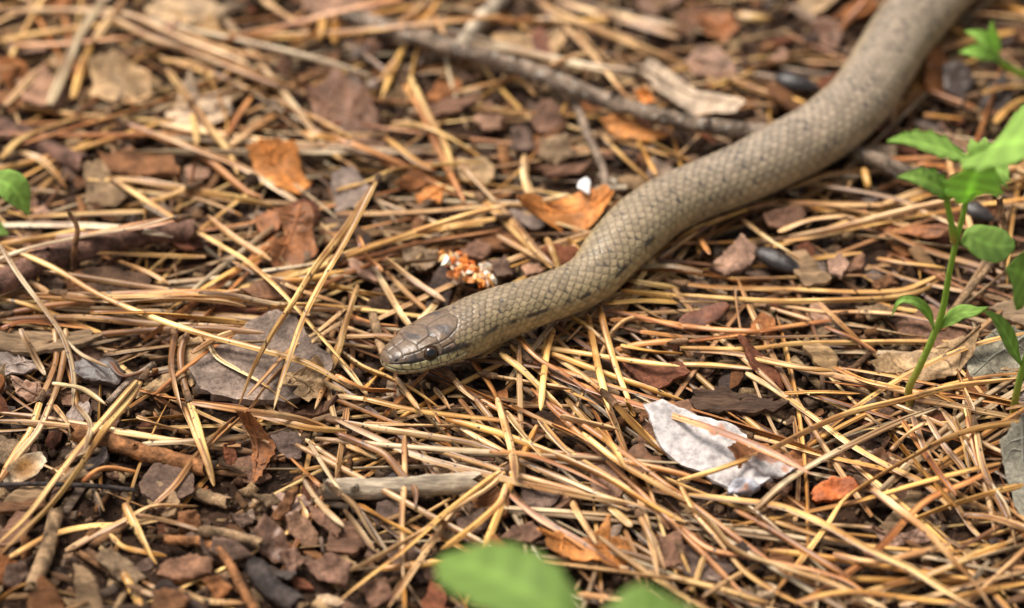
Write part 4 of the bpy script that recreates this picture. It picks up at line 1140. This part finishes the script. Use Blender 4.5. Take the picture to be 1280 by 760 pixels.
w = shard('resin_crumb', pw_, .0021, (.72,.72,.72), 'white', k=14); tag(w, 'white angular crumb beside the snake above the orange leaf', 'crumb')
w = lump('pellet', 478, 384, .0025, (.055,.03,.018), 'crumb', 63, rough=.25, n=14); tag(w, 'dark brown rough pellet above the snout of the snake', 'pellet')
for k in range(7):
    a = k*.9; lump('pellet_scale', 478+math.cos(a)*9, 384-math.sin(a)*9, .0007, (.07,.04,.02), 'crumb', 640+k, z=w.location.z+random.uniform(-.001, .001), parent=w, rough=.35, n=7)
base = PZ(585, 342, .006); oc = empty('orange_crumbs', base); tag(oc, 'cluster of orange and whitish crumbs lying behind the head of the snake', 'crumbs')
for k in range(60):
    t = random.random(); x = 557+52*t+random.gauss(0, 6); y = 327+22*t+random.gauss(0, 7)
    c = random.choice([(.78,.27,.05),(.82,.36,.09),(.88,.68,.45),(.9,.8,.66),(.75,.2,.03),(.88,.5,.2)])
    p = PZ(x, y, .005); z = float(H[cell(p[0], p[1])])+.0012+.0018*random.random(); shard('crumb', PZ(x, y, z), random.uniform(.0008, .0017), c, 'orange', oc)


# ------------------------------------------------------------------ the snake
def hsh(i, j, k=0):
    v = np.sin(i*127.1+j*311.7+k*74.7)*43758.5453; return v-np.floor(v)
def sstep(a, b, x):
    t = np.clip((x-a)/(b-a), 0, 1); return t*t*(3-2*t)
def build_snake():
    total = sarc[-1]*1000
    s = np.concatenate([[0.02, .06, .12, .2], np.arange(.3, 185, .17), np.arange(185, total, .5)])     # mm from the snout
    s = s[s < total]
    Cx = np.stack([np.interp(s/1000, sarc, SPL[:, i]) for i in range(3)], 1)
    for _ in range(30): Cx[5:-5] = .25*Cx[4:-6]+.5*Cx[5:-5]+.25*Cx[6:-4]
    T = np.gradient(Cx, axis=0); T /= np.linalg.norm(T, axis=1)[:, None]
    k = 41; Tp = np.pad(T, ((k//2, k//2), (0, 0)), mode='edge'); T = np.stack([np.convolve(Tp[:, i], np.ones(k)/k, 'valid') for i in range(3)], 1); T /= np.linalg.norm(T, axis=1)[:, None]
    Sd = np.cross(T, (0, 0, 1.0)); Sd /= np.linalg.norm(Sd, axis=1)[:, None]; U = np.cross(Sd, T)
    ro = (np.radians(13)*(1-sstep(12, 30, s)))[:, None]; Sd, U = Sd*np.cos(ro)+U*np.sin(ro), U*np.cos(ro)-Sd*np.sin(ro)   # the head rolls a little
    rb = np.interp(s/1000, sarc, RSP)*1000
    HL = .82
    sh = HL*np.array([0, .15, .4, 1, 2, 3.5, 6, 9, 12, 15, 18, 21, 25, 30])
    aw = np.array([.12, 1.05, 1.75, 2.5, 3.25, 3.95, 4.75, 5.35, 5.75, 5.85, 5.7, 5.4, 5.0, 4.8])
    at = np.array([.1, .8, 1.3, 1.8, 2.3, 2.8, 3.35, 3.75, 4.05, 4.25, 4.4, 4.5, 4.55, 4.65])
    ab = np.array([.1, .7, 1.1, 1.5, 1.85, 2.1, 2.4, 2.7, 3.05, 3.45, 3.8, 4.1, 4.3, 4.6])
    f = sstep(20, 32, s)
    a = np.interp(s, sh, aw)*(1-f)+rb*1.05*f; bt = np.interp(s, sh, at)*(1-f)+rb*.97*f; bb = np.interp(s, sh, ab)*(1-f)+rb*.93*f
    dth = 11.4; nd = 191; th = np.concatenate([np.linspace(-125, 125, nd), np.linspace(125, 235, 22)[1:-1]])
    th = np.where(th > 180, th-360, th); nt = len(th); tr = np.radians(th)
    px_ = np.interp(s, [0, 16, 30], [.86, .86, 1.0])
    sx = np.sign(np.sin(tr))[None]*np.abs(np.sin(tr))[None]**px_[:, None]; cz = np.sign(np.cos(tr))[None]*np.abs(np.cos(tr))[None]**px_[:, None]
    Xl = a[:, None]*sx; Zl = np.where(cz > 0, bt[:, None], bb[:, None])*cz
    SS = np.repeat(s[:, None], nt, 1); TH = np.repeat(th[None], len(s), 0)
    # --- scale lattice
    Ls = np.interp(s, [0, 11, 13.6, 20, 34, 300], [1.1, 1.08, 1.1, 1.35, 1.9, 2.15])
    big = np.concatenate([[0], np.cumsum(np.diff(s)/((Ls[1:]+Ls[:-1])/2))])
    B = np.repeat(big[:, None], nt, 1); L2 = np.repeat(Ls[:, None], nt, 1); rl = np.repeat(((a+bt)/2)[:, None], nt, 1)
    Qq = TH/dth*(1.13-.0017*np.abs(TH)); j0 = np.round(Qq)
    F1 = np.full(B.shape, 9.); F2 = np.full(B.shape, 9.); D1 = np.zeros(B.shape); ID = np.zeros(B.shape); JD = np.zeros(B.shape); ang_w = np.radians(dth)*rl/(1.13-.0034*np.abs(TH))
    for dj in (-1, 0, 1):
        j = j0+dj; o_ = .5*(np.mod(j, 2)); i0 = np.round(B-o_)
        for di in (-1, 0, 1):
            i = i0+di; bx = i+o_+.17*(hsh(i, j)-.5); qy = j+.15*(hsh(i, j, 3)-.5)
            dx = (B-bx)*L2; dy = (Qq-qy)*ang_w; d = np.sqrt(dx*dx*.80+dy*dy)
            m = d < F1; F2 = np.where(m, F1, np.minimum(F2, d)); D1 = np.where(m, dx/L2, D1); ID = np.where(m, i, ID); JD = np.where(m, j, JD); F1 = np.where(m, d, F1)
    g = F2-F1
    body_d = -.075*(1-sstep(0, .18, g))+.09*D1+.03*sstep(0, .7, g)
    groove = 1-sstep(.02, .19, g)
    # --- head shields: lines on the smooth head, distance by kd-tree
    def surf(sv, ph):
        sv = np.asarray(sv)*HL; av, tv, bv = np.interp(sv, s, a), np.interp(sv, s, bt), np.interp(sv, s, bb); r_ = np.radians(ph); pw = .86
        return np.stack([sv*1.0, av*np.sign(np.sin(r_))*np.abs(np.sin(r_))**pw, np.where(np.cos(r_) > 0, tv, bv)*np.sign(np.cos(r_))*np.abs(np.cos(r_))**pw], -1)
    lines = [[(1.1,0),(3.0,0)],[(3.0,0),(5.6,0)],[(11.3,0),(17.3,0)],[(1.1,0),(1.25,35),(.8,62)],[(3.0,0),(3.35,35),(2.9,52)],
             [(5.6,0),(6.5,30),(10,24),(11.3,0)],[(3.3,46),(6.2,50)],[(6.5,30),(6.2,50)],[(6.2,50),(8.4,48),(10.6,51)],[(10,24),(10.9,38),(10.6,51)],
             [(10.6,51),(13.6,49),(16.3,37),(17.6,19),(17.3,0)],[(10.6,51),(10.9,66),(10.7,80)],[(10.9,65),(13.9,64),(13.6,49)],[(13.9,64),(14.4,82)],[(16.3,37),(16.6,54),(13.9,64)],
             [(.8,72),(4,77),(7,79),(10.7,80),(14.4,83),(16.5,88)],[(3.3,46),(3.4,76)],[(5.1,49),(5.2,78)],[(6.6,50),(6.6,79)],[(1.8,55),(1.9,74)]]
    for sv in (2.3, 3.9, 5.6, 7.5, 9.6, 11.8, 14.0): lines.append([(sv, 76+sv*.4), (sv+.15, 97+min(sv*.5, 5))])
    for sv in (1.6, 3.2, 5, 7, 9, 11, 13): lines.append([(sv, 101+min(sv*.3, 3)), (sv+.3, 120)])
    mouth = [(.15,92),(2,97),(5,100),(8,101),(11,103),(13.5,101),(16,95)]
    def pts_of(L):
        out = []
        for ln in L:
            ln = np.array(ln, float)
            for sg in (1, -1):
                for p, q in zip(ln[:-1], ln[1:]):
                    n_ = 40; t = np.linspace(0, 1, n_); out.append(surf(p[0]+(q[0]-p[0])*t, sg*(p[1]+(q[1]-p[1])*t)))
        return np.vstack(out)
    def dist_to(Pn, Qn):
        kd = kdtree.KDTree(len(Qn))
        for i, p in enumerate(Qn): kd.insert(p, i)
        kd.balance(); return np.array([kd.find(p)[2] for p in Pn])
    hm = s < 20*HL; nh = hm.sum()
    Ph = np.stack([SS[:nh], Xl[:nh], Zl[:nh]], -1).reshape(-1, 3)
    dl = dist_to(Ph, pts_of(lines)).reshape(nh, nt); dm = dist_to(Ph, pts_of([mouth])).reshape(nh, nt)
    ath = np.abs(TH[:nh]); sh_ = SS[:nh]/HL
    # head zone: shields on top up to the parietal edge, labials at the side
    edge_s = np.interp(ath, [0, 19, 37, 49, 64, 83, 95, 125], [17.3, 17.6, 16.4, 15.0, 14.2, 14.6, 16.2, 15.5])
    zone = 1-sstep(-.15, .15, sh_-edge_s)
    hg = 1-sstep(.04, .15, dl); hd = -.16*(1-sstep(0, .24, dl))+.04*sstep(0, 1.5, dl)
    disp = body_d.copy(); gv = groove.copy()
    disp[:nh] = hd*zone+disp[:nh]*(1-zone); gv[:nh] = hg*zone+gv[:nh]*(1-zone)
    mg = 1-sstep(.04, .20, dm); disp[:nh] -= .32*mg
    # brow ridge and eye socket
    eye = surf(np.array([8.3]), np.array([69.0]))[0]
    for sg in (1, -1):
        e = eye*np.array([1, sg, 1]); de = np.linalg.norm(Ph-e, axis=1).reshape(nh, nt)
        disp[:nh] += .28*np.exp(-((sh_-8.3)/2.0)**2-((TH[:nh]*sg-46)/9.0)**2)
        disp[:nh] -= .75*(1-sstep(.9, 1.5, de))
        no = surf(np.array([1.7]), np.array([60.0*sg]))[0]; dn = np.linalg.norm(Ph-no, axis=1).reshape(nh, nt); disp[:nh] -= .3*(1-sstep(.1, .32, dn))
    belly = sstep(121, 127, np.abs(TH)); vg = 1-sstep(0, .1, np.abs(B-np.round(B))); disp = disp*(1-belly)-.08*vg*belly
    nrm = np.stack([sx*bt[:, None], cz*a[:, None]], -1); nrm /= np.linalg.norm(nrm, axis=-1, keepdims=True)
    Xl = Xl+disp*nrm[..., 0]; Zl = Zl+disp*nrm[..., 1]
    V = Cx[:, None]+(Sd[:, None]*Xl[..., None]+U[:, None]*Zl[..., None])*MM
    # --- colours of the skin
    A = np.abs(TH); dor = np.array((.235, .182, .135)); fla = np.array((.28, .218, .135)); bel = np.array((.30, .25, .16))
    fA = sstep(25, 75, A)[..., None]; fB = sstep(105, 128, A)[..., None]
    far = sstep(35, 95, SS)[..., None]; dor = np.array((.225, .168, .105))*(1-far)+np.array((.228, .176, .128))*far; fla = np.array((.285, .215, .105))*(1-far)+np.array((.262, .20, .122))*far
    c = dor*(1-fA)+fla*fA; c = c*(1-fB)+bel*fB
    Pb = np.stack([SS*.11, TH*.02], -1).reshape(-1, 2); c = c*(1+.10*snoise(Pb, 1.6, 51)+.07*snoise(Pb, 5.0, 52)).reshape(SS.shape)[..., None]
    hb = (1-sstep(13, 24, SS))[..., None]*(1-sstep(40, 80, A))[..., None]*.75; c = c*(1-hb)+np.array((.185, .130, .085))*hb
    r1 = hsh(ID, JD, 5); c = c*(.80+.40*r1)[..., None]*(1+.22*sstep(.25, .9, g)*(1-sstep(95, 125, A)))[..., None]
    c = c*(1-.10*sstep(-.5, .5, -D1))[..., None]
    # dark flecks on the front edges of some scales, thicker along two back rows and a side row
    row = np.abs(JD); pr = np.where(row < 1, .12, np.where(row < 4, .30, np.where(row < 6, .10, np.where(row < 7, .20, .05))))
    pr = pr*np.interp(SS, [11, 16, 60, 140, 300], [.9, .8, .85, 1.1, 1.0])
    r2 = hsh(ID, JD, 11); fleck = (r2 < pr)*sstep(.0, .30, -D1-.08+.22*(hsh(ID, JD, 13)-.4))*np.interp(r2/np.maximum(pr, .01), [0, .3, 1], [1, .9, .45])
    c = c*(1-fleck[..., None]*.86)+np.array((.022, .021, .026))*fleck[..., None]*.86
    # dark narrow seams, fading pale towards the flanks
    seam = np.array((.055, .038, .024)); sw = (gv*np.interp(A, [0, 40, 90], [.68, .62, .42])*(.4+.6*sstep(-.15, .38, -D1)))[..., None]
    c = c*(1-sw)+seam*sw
    # head
    hc = np.array((.150, .098, .063))*(1+.16*snoise(Ph, .9, 31).reshape(nh, nt)[..., None])
    sm = sstep(.25, .9, snoise(Ph, 1.25, 33).reshape(nh, nt)*.9+.55*np.exp(-((sh_-13)/2.8)**2-((np.abs(TH[:nh])-22)/14)**2)+.25*np.exp(-((sh_-7.5)/1.5)**2))
    hc = hc*(1-.72*sm[..., None])+np.array((.035, .032, .038))*.72*sm[..., None]
    lab = sstep(76, 81, A[:nh])[..., None]; pale = np.array((.46, .40, .21))*(1+.25*snoise(Ph, 2.6, 37).reshape(nh, nt)[..., None])*(1-.75*sstep(.35, .8, snoise(Ph, 3.4, 38).reshape(nh, nt)))[..., None]
    hc = hc*(1-lab)+pale*lab
    jaw = sstep(99, 103, A[:nh])[..., None]; hc = hc*(1-jaw)+np.array((.36, .31, .18))*jaw
    lw = (hg*np.where(A[:nh] > 76, .85, .85))[..., None]; hc = hc*(1-lw)+np.array((.030, .021, .014))*lw
    z3 = (zone*(1-sstep(105, 122, A[:nh])))[..., None]; c[:nh] = hc*z3+c[:nh]*(1-z3)
    # dark band nostril - eye - corner of the mouth, broken dashes behind it
    bc = np.interp(sh_, [0, 3, 8, 12, 16, 20], [66, 71, 74, 78, 82, 80]); bw = np.interp(sh_, [1, 4, 8, 12, 16, 18.5], [2, 4, 4.5, 7, 6, 1.5])
    band = sstep(0, 1, 1.6-np.abs(A[:nh]-bc+3.0*snoise(Ph, 2.0, 41).reshape(nh, nt))/np.maximum(bw, .5))*(sh_ > 1.6)*(1-sstep(16.5, 18.5, sh_))
    c[:nh] = c[:nh]*(1-band[..., None]*.9)+np.array((.018, .014, .012))*band[..., None]*.9
    Pa = np.stack([SS, TH*.09], -1).reshape(-1, 2); nz = snoise(Pa, .9, 43).reshape(SS.shape); nz2 = snoise(Pa, .75, 47).reshape(SS.shape)
    bc2 = np.interp(SS, [14.4, 20, 28, 60], [80, 75, 71, 66]); st = sstep(0, 1, 1.5-np.abs(A-bc2+2*nz)/5.0)*sstep(.1, .55, nz2+.35*nz+np.interp(SS, [14, 28, 50, 80], [.35, .3, 0, -.9]))*(SS > 14.4)
    c = c*(1-st[..., None]*.88)+np.array((.018, .015, .013))*st[..., None]*.88
    c[:nh] = c[:nh]*(1-mg[..., None]*.85)+np.array((.02, .013, .01))*mg[..., None]*.85
    de = np.minimum(*[np.linalg.norm(Ph-eye*np.array([1, sg, 1]), axis=1).reshape(nh, nt) for sg in (1, -1)])
    rg = (sstep(1.25, 1.4, de)*(1-sstep(1.6, 1.85, de))*(A[:nh] < 78))[..., None]*.6; c[:nh] = c[:nh]*(1-rg)+np.array((.21, .145, .09))*rg
    c = np.clip(c*np.interp(SS, [0, 14, 24, 300], [1.0, 1.02, 1.08, 1.06])[..., None], .006, .9)
    F = grid_faces(len(s), nt)
    F = F[:, ::-1].copy()
    o = mesh_obj('snake', V.reshape(-1, 3), F, 'snake', origin=Cx[0], col=c.reshape(-1, 3))
    tag(o, 'grey-brown smooth-scaled snake with dark eye stripe gliding over pine needles', 'snake')
    # eyes
    i = np.argmin(np.abs(s-8.3*HL))
    for sg in (1, -1):
        cen = np.array([eye[1]*sg, eye[2]]); out = cen/np.linalg.norm(cen); cen = cen-out*.84
        W = Cx[i]+(Sd[i]*cen[0]+U[i]*cen[1])*MM; ow = Sd[i]*out[0]+U[i]*out[1]; ow = ow*.93-T[i]*.22; ow /= np.linalg.norm(ow)
        t1 = np.cross(ow, T[i]); t1 /= np.linalg.norm(t1); t2 = np.cross(ow, t1)
        def cap(r, a1, nn, mm=28):
            al = np.linspace(1e-3, a1, nn); ph = np.linspace(0, 2*math.pi, mm, endpoint=False)
            return np.array([W+(ow*math.cos(x)+(t1*math.cos(y)+t2*math.sin(y))*math.sin(x))*r*MM for x in al for y in ph]), grid_faces(nn, mm)
        Ve, Fe = cap(1.28, math.pi*.62, 16); e = mesh_obj('eye', Ve, Fe, 'iris', parent=o, origin=W, col=np.ones(3))
        e['label'] = 'glossy dark brown round eye'
        Vp, Fp = cap(1.30, .74, 8); p = mesh_obj('pupil', Vp, Fp, 'pupil', origin=W); p.parent = e; p.location = (0, 0, 0)
    return o
build_snake()

# ------------------------------------------------------------------ green seedlings
def leaf_mesh(name, mid, halfw, tiltv, parent, fold=.18, serr=.0, droop=0.0, tone=1.0, nseg=40, shape=(.0, .40, .85, 1.0, .82, .42, .02)):
    """mid: world midrib points; tiltv: leaf normal"""
    C = catmull(mid, nseg); T = np.gradient(C, axis=0); T /= np.linalg.norm(T, axis=1)[:, None]
    nv = np.asarray(tiltv, float); S = np.cross(T, nv); S /= np.maximum(np.linalg.norm(S, axis=1), 1e-6)[:, None]; Nn = np.cross(S, T)
    t = np.linspace(0, 1, nseg); wv = np.interp(t, np.linspace(0, 1, len(shape)), shape); k = np.array([1, 2, 1])/4; wv[1:-1] = np.convolve(wv, k, 'valid')
    us = np.array([-1, -.75, -.5, -.25, 0, .25, .5, .75, 1]); V = []; cols = []
    for side in (0, 1):
        for i in range(nseg):
            for u in us:
                w = halfw*wv[i]*(1+(serr*1.3*(math.sin(i*1.05)+.6*math.sin(i*2.3+u)) if abs(u) == 1 else 0))
                h = fold*abs(u)*w*1.0-.25*fold*w*math.cos(i*1.6)*abs(u)*.35-droop*w*u*u
                V.append(C[i]+S[i]*u*w+Nn[i]*(h-side*.00022)); b = 1.0+(.35 if u == 0 else 0)+.13*math.sin(i*.9-abs(u)*5); cols.append((tone*b, tone*b, tone*b))
    m = len(us); F = []
    for i in range(nseg-1):
        for j in range(m-1):
            a = i*m+j; F.append((a, a+1, a+m+1, a+m)); b_ = nseg*m+a; F.append((b_, b_+m, b_+m+1, b_+1))
        for j in (0, m-1): a = i*m+j; F.append((a, a+m, nseg*m+a+m, nseg*m+a))
    o = mesh_obj(name, V, F, 'green', parent=parent, origin=np.array(parent.location) if parent else C[0], col=np.array(cols)); return o
def stem_mesh(pts, r0, r1, parent, name='stem', tone=1.0):
    C = catmull(pts, 26); V, F, cl = tube_geo(C, np.linspace(r0, r1, 26), 10, (1, 1, 1), 91, .03)
    base = sstep(.30, .0, np.linspace(0, 1, 26)) if False else np.clip(1-np.linspace(0, 1, 26)/.3, 0, 1)
    cl = np.ones((26, 10, 3))*tone; cl[..., 1] *= (1-.32*base)[:, None]; cl[..., 0] *= (1+.35*base)[:, None]
    return mesh_obj(name, V, F, 'stem', parent=parent, origin=np.array(parent.location), col=cl.reshape(-1, 3))
def vp(tile, pts, y, dy=None):
    px = tpx(tile, parse(pts)); n = len(px); dy = np.zeros(n) if dy is None else np.interp(np.linspace(0, 1, n), np.linspace(0, 1, len(dy)), dy)*MM
    return PY(px[:, 0], px[:, 1], y+dy)
b0 = PZ(1137, 505, .002); y0 = b0[1]; s1 = empty('seedling', b0); tag(s1, 'tall green seedling with toothed leaves growing at the right', 'seedling')
stem_mesh(vp('F', '840,745 835,690 870,620 920,510 960,400 985,260 1010,150 1040,30 1055,-60', y0), .00065, .00042, s1)
up = lambda b, r=0.0: (math.sin(r), -math.sin(b), math.cos(b))
leaf_mesh('leaf', vp('C', '1075,600 1000,560 900,530 820,512 757,515', y0, (0, -2, -4)), .0030, up(.12, -.15), s1, serr=.09, fold=.25, tone=.9)
leaf_mesh('leaf', vp('C', '1075,595 1120,548 1200,520 1300,518 1400,545', y0, (0, -3, -6, -8)), .0088, up(.12, .05), s1, serr=.05, fold=.15, tone=.95)
leaf_mesh('leaf', vp('C', '1055,740 1060,690 1085,620 1100,565', y0, (0, -2, -4)), .0046, (0.05, -.62, .78), s1, serr=.06, fold=.4, tone=1.6)  # tone brightens the colour to make up for little light on this leaf
leaf_mesh('leaf', vp('C', '1058,690 1110,620 1160,590 1200,585', y0, (0, 2, 4)), .0045, up(.6), s1, serr=.08, fold=.3, tone=1.0)
stem_mesh(vp('F', '1000,150 992,90 975,10 965,-30', y0, (0, -1)), .0006, .0004, s1, 'petiole')
leaf_mesh('leaf', vp('C', '985,745 965,700 900,662 840,648 795,645', y0, (-1, -2, -3)), .0024, up(.3, -.4), s1, serr=.06, fold=.3, tone=.85)
leaf_mesh('leaf', vp('F', '1022,158 1060,135 1120,160 1180,170 1222,165', y0, (0, -2, -3)), .0034, up(.35), s1, serr=.0, fold=.12, tone=.85, shape=(0, .45, .75, .95, 1, .85, .25))
leaf_mesh('leaf', vp('F', '925,478 915,430 885,388 840,365 800,372 772,425', y0, (0, -1, -2)), .0009, up(.5, -.3), s1, fold=.3, tone=.9)
leaf_mesh('leaf', vp('F', '940,478 980,440 1030,412 1080,408 1125,390', y0, (0, -1, -3)), .0015, up(.35), s1, fold=.2, tone=.95)
b1 = PZ(1266, 520, .002); y1 = b1[1]; s2 = empty('seedling', b1); tag(s2, 'second green seedling cut by the right edge beside the grey leaf', 'seedling')
stem_mesh(vp('F', '1215,790 1225,730 1245,640 1275,540 1320,400 1340,250', y1), .00065, .00045, s2)
leaf_mesh('leaf', vp('F', '1252,610 1225,560 1190,490 1150,430 1108,402', y1, (0, -1, -2)), .0017, up(.6, .4), s2, fold=.25, tone=.85)
leaf_mesh('leaf', vp('F', '1335,330 1290,290 1240,262 1195,250', y1, (0, -4, -8)), .0058, up(.9), s2, fold=.15, tone=.95)
leaf_mesh('leaf', vp('F', '1340,260 1400,200 1470,190 1540,220', y1, (0, 3)), .006, up(.5), s2, fold=.15)
b2 = PZ(1300, 95, .003); y2 = b2[1]; s3 = empty('seedling', b2); tag(s3, 'small pale green sprout leaning in at the top right corner', 'seedling')
stem_mesh(np.vstack([[b2], vp('C', '1270,275 1210,252 1165,222', y2, (0, -4, -6))]), .0008, .0006, s3)
leaf_mesh('leaf', vp('C', '1165,222 1120,198 1070,188 1020,190', y2, (-6, -7)), .0017, up(.4), s3, tone=1.15)
leaf_mesh('leaf', vp('C', '1165,222 1135,170 1090,130 1040,112', y2, (-6, -6)), .0019, up(.4), s3, tone=1.15)
leaf_mesh('leaf', vp('C', '1165,222 1150,160 1140,115 1142,75', y2, (-6, -6)), .0012, up(1.0), s3, tone=1.3)
b3 = PZ(-40, 300, .003); y3 = b3[1]; s4 = empty('seedling', b3); tag(s4, 'green leaf of a seedling poking in at the left edge', 'seedling')
stem_mesh(np.vstack([[b3], vp('A', '-140,820 -110,720 -60,680', y3)]), .0009, .0006, s4)
leaf_mesh('leaf', vp('A', '-70,650 -5,660 55,695 108,785', y3, (0, -2)), .0030, up(.5, .3), s4, tone=.95)
leaf_mesh('leaf', vp('D', '-110,130 -60,110 -10,108 32,125', y3, (0, -2)), .0022, up(.6), s4, tone=.8)
b4 = PZ(700, 860, .003); s5 = empty('seedling', b4); tag(s5, 'large out-of-focus green leaf of a plant at the bottom edge', 'seedling')
yz = b4[1]+.004
def vz(pts, z): 
    p = np.array(parse(pts)); return PZ(p[:, 0], p[:, 1], np.interp(np.linspace(0, 1, len(p)), np.linspace(0, 1, len(z)), z)*MM)
top = vz('745,790', [52])[0]
stem_mesh(np.vstack([[b4], (b4*.5+top*.5)+np.array([.002, .001, 0]), [top]]), .0011, .0008, s5)
leaf_mesh('leaf', vz('745,792 705,768 655,738 605,714 550,698', [52, 55, 56, 54, 50]), .0058, (0, -.15, 1), s5, tone=.62, fold=.1, serr=.03, shape=(.05, .6, .95, 1.05, 1.0, .8, .15))
leaf_mesh('leaf', vz('735,788 775,777 820,772 884,770', [52, 53, 53, 50]), .0058, (0, -.1, 1), s5, tone=.62, fold=.1)
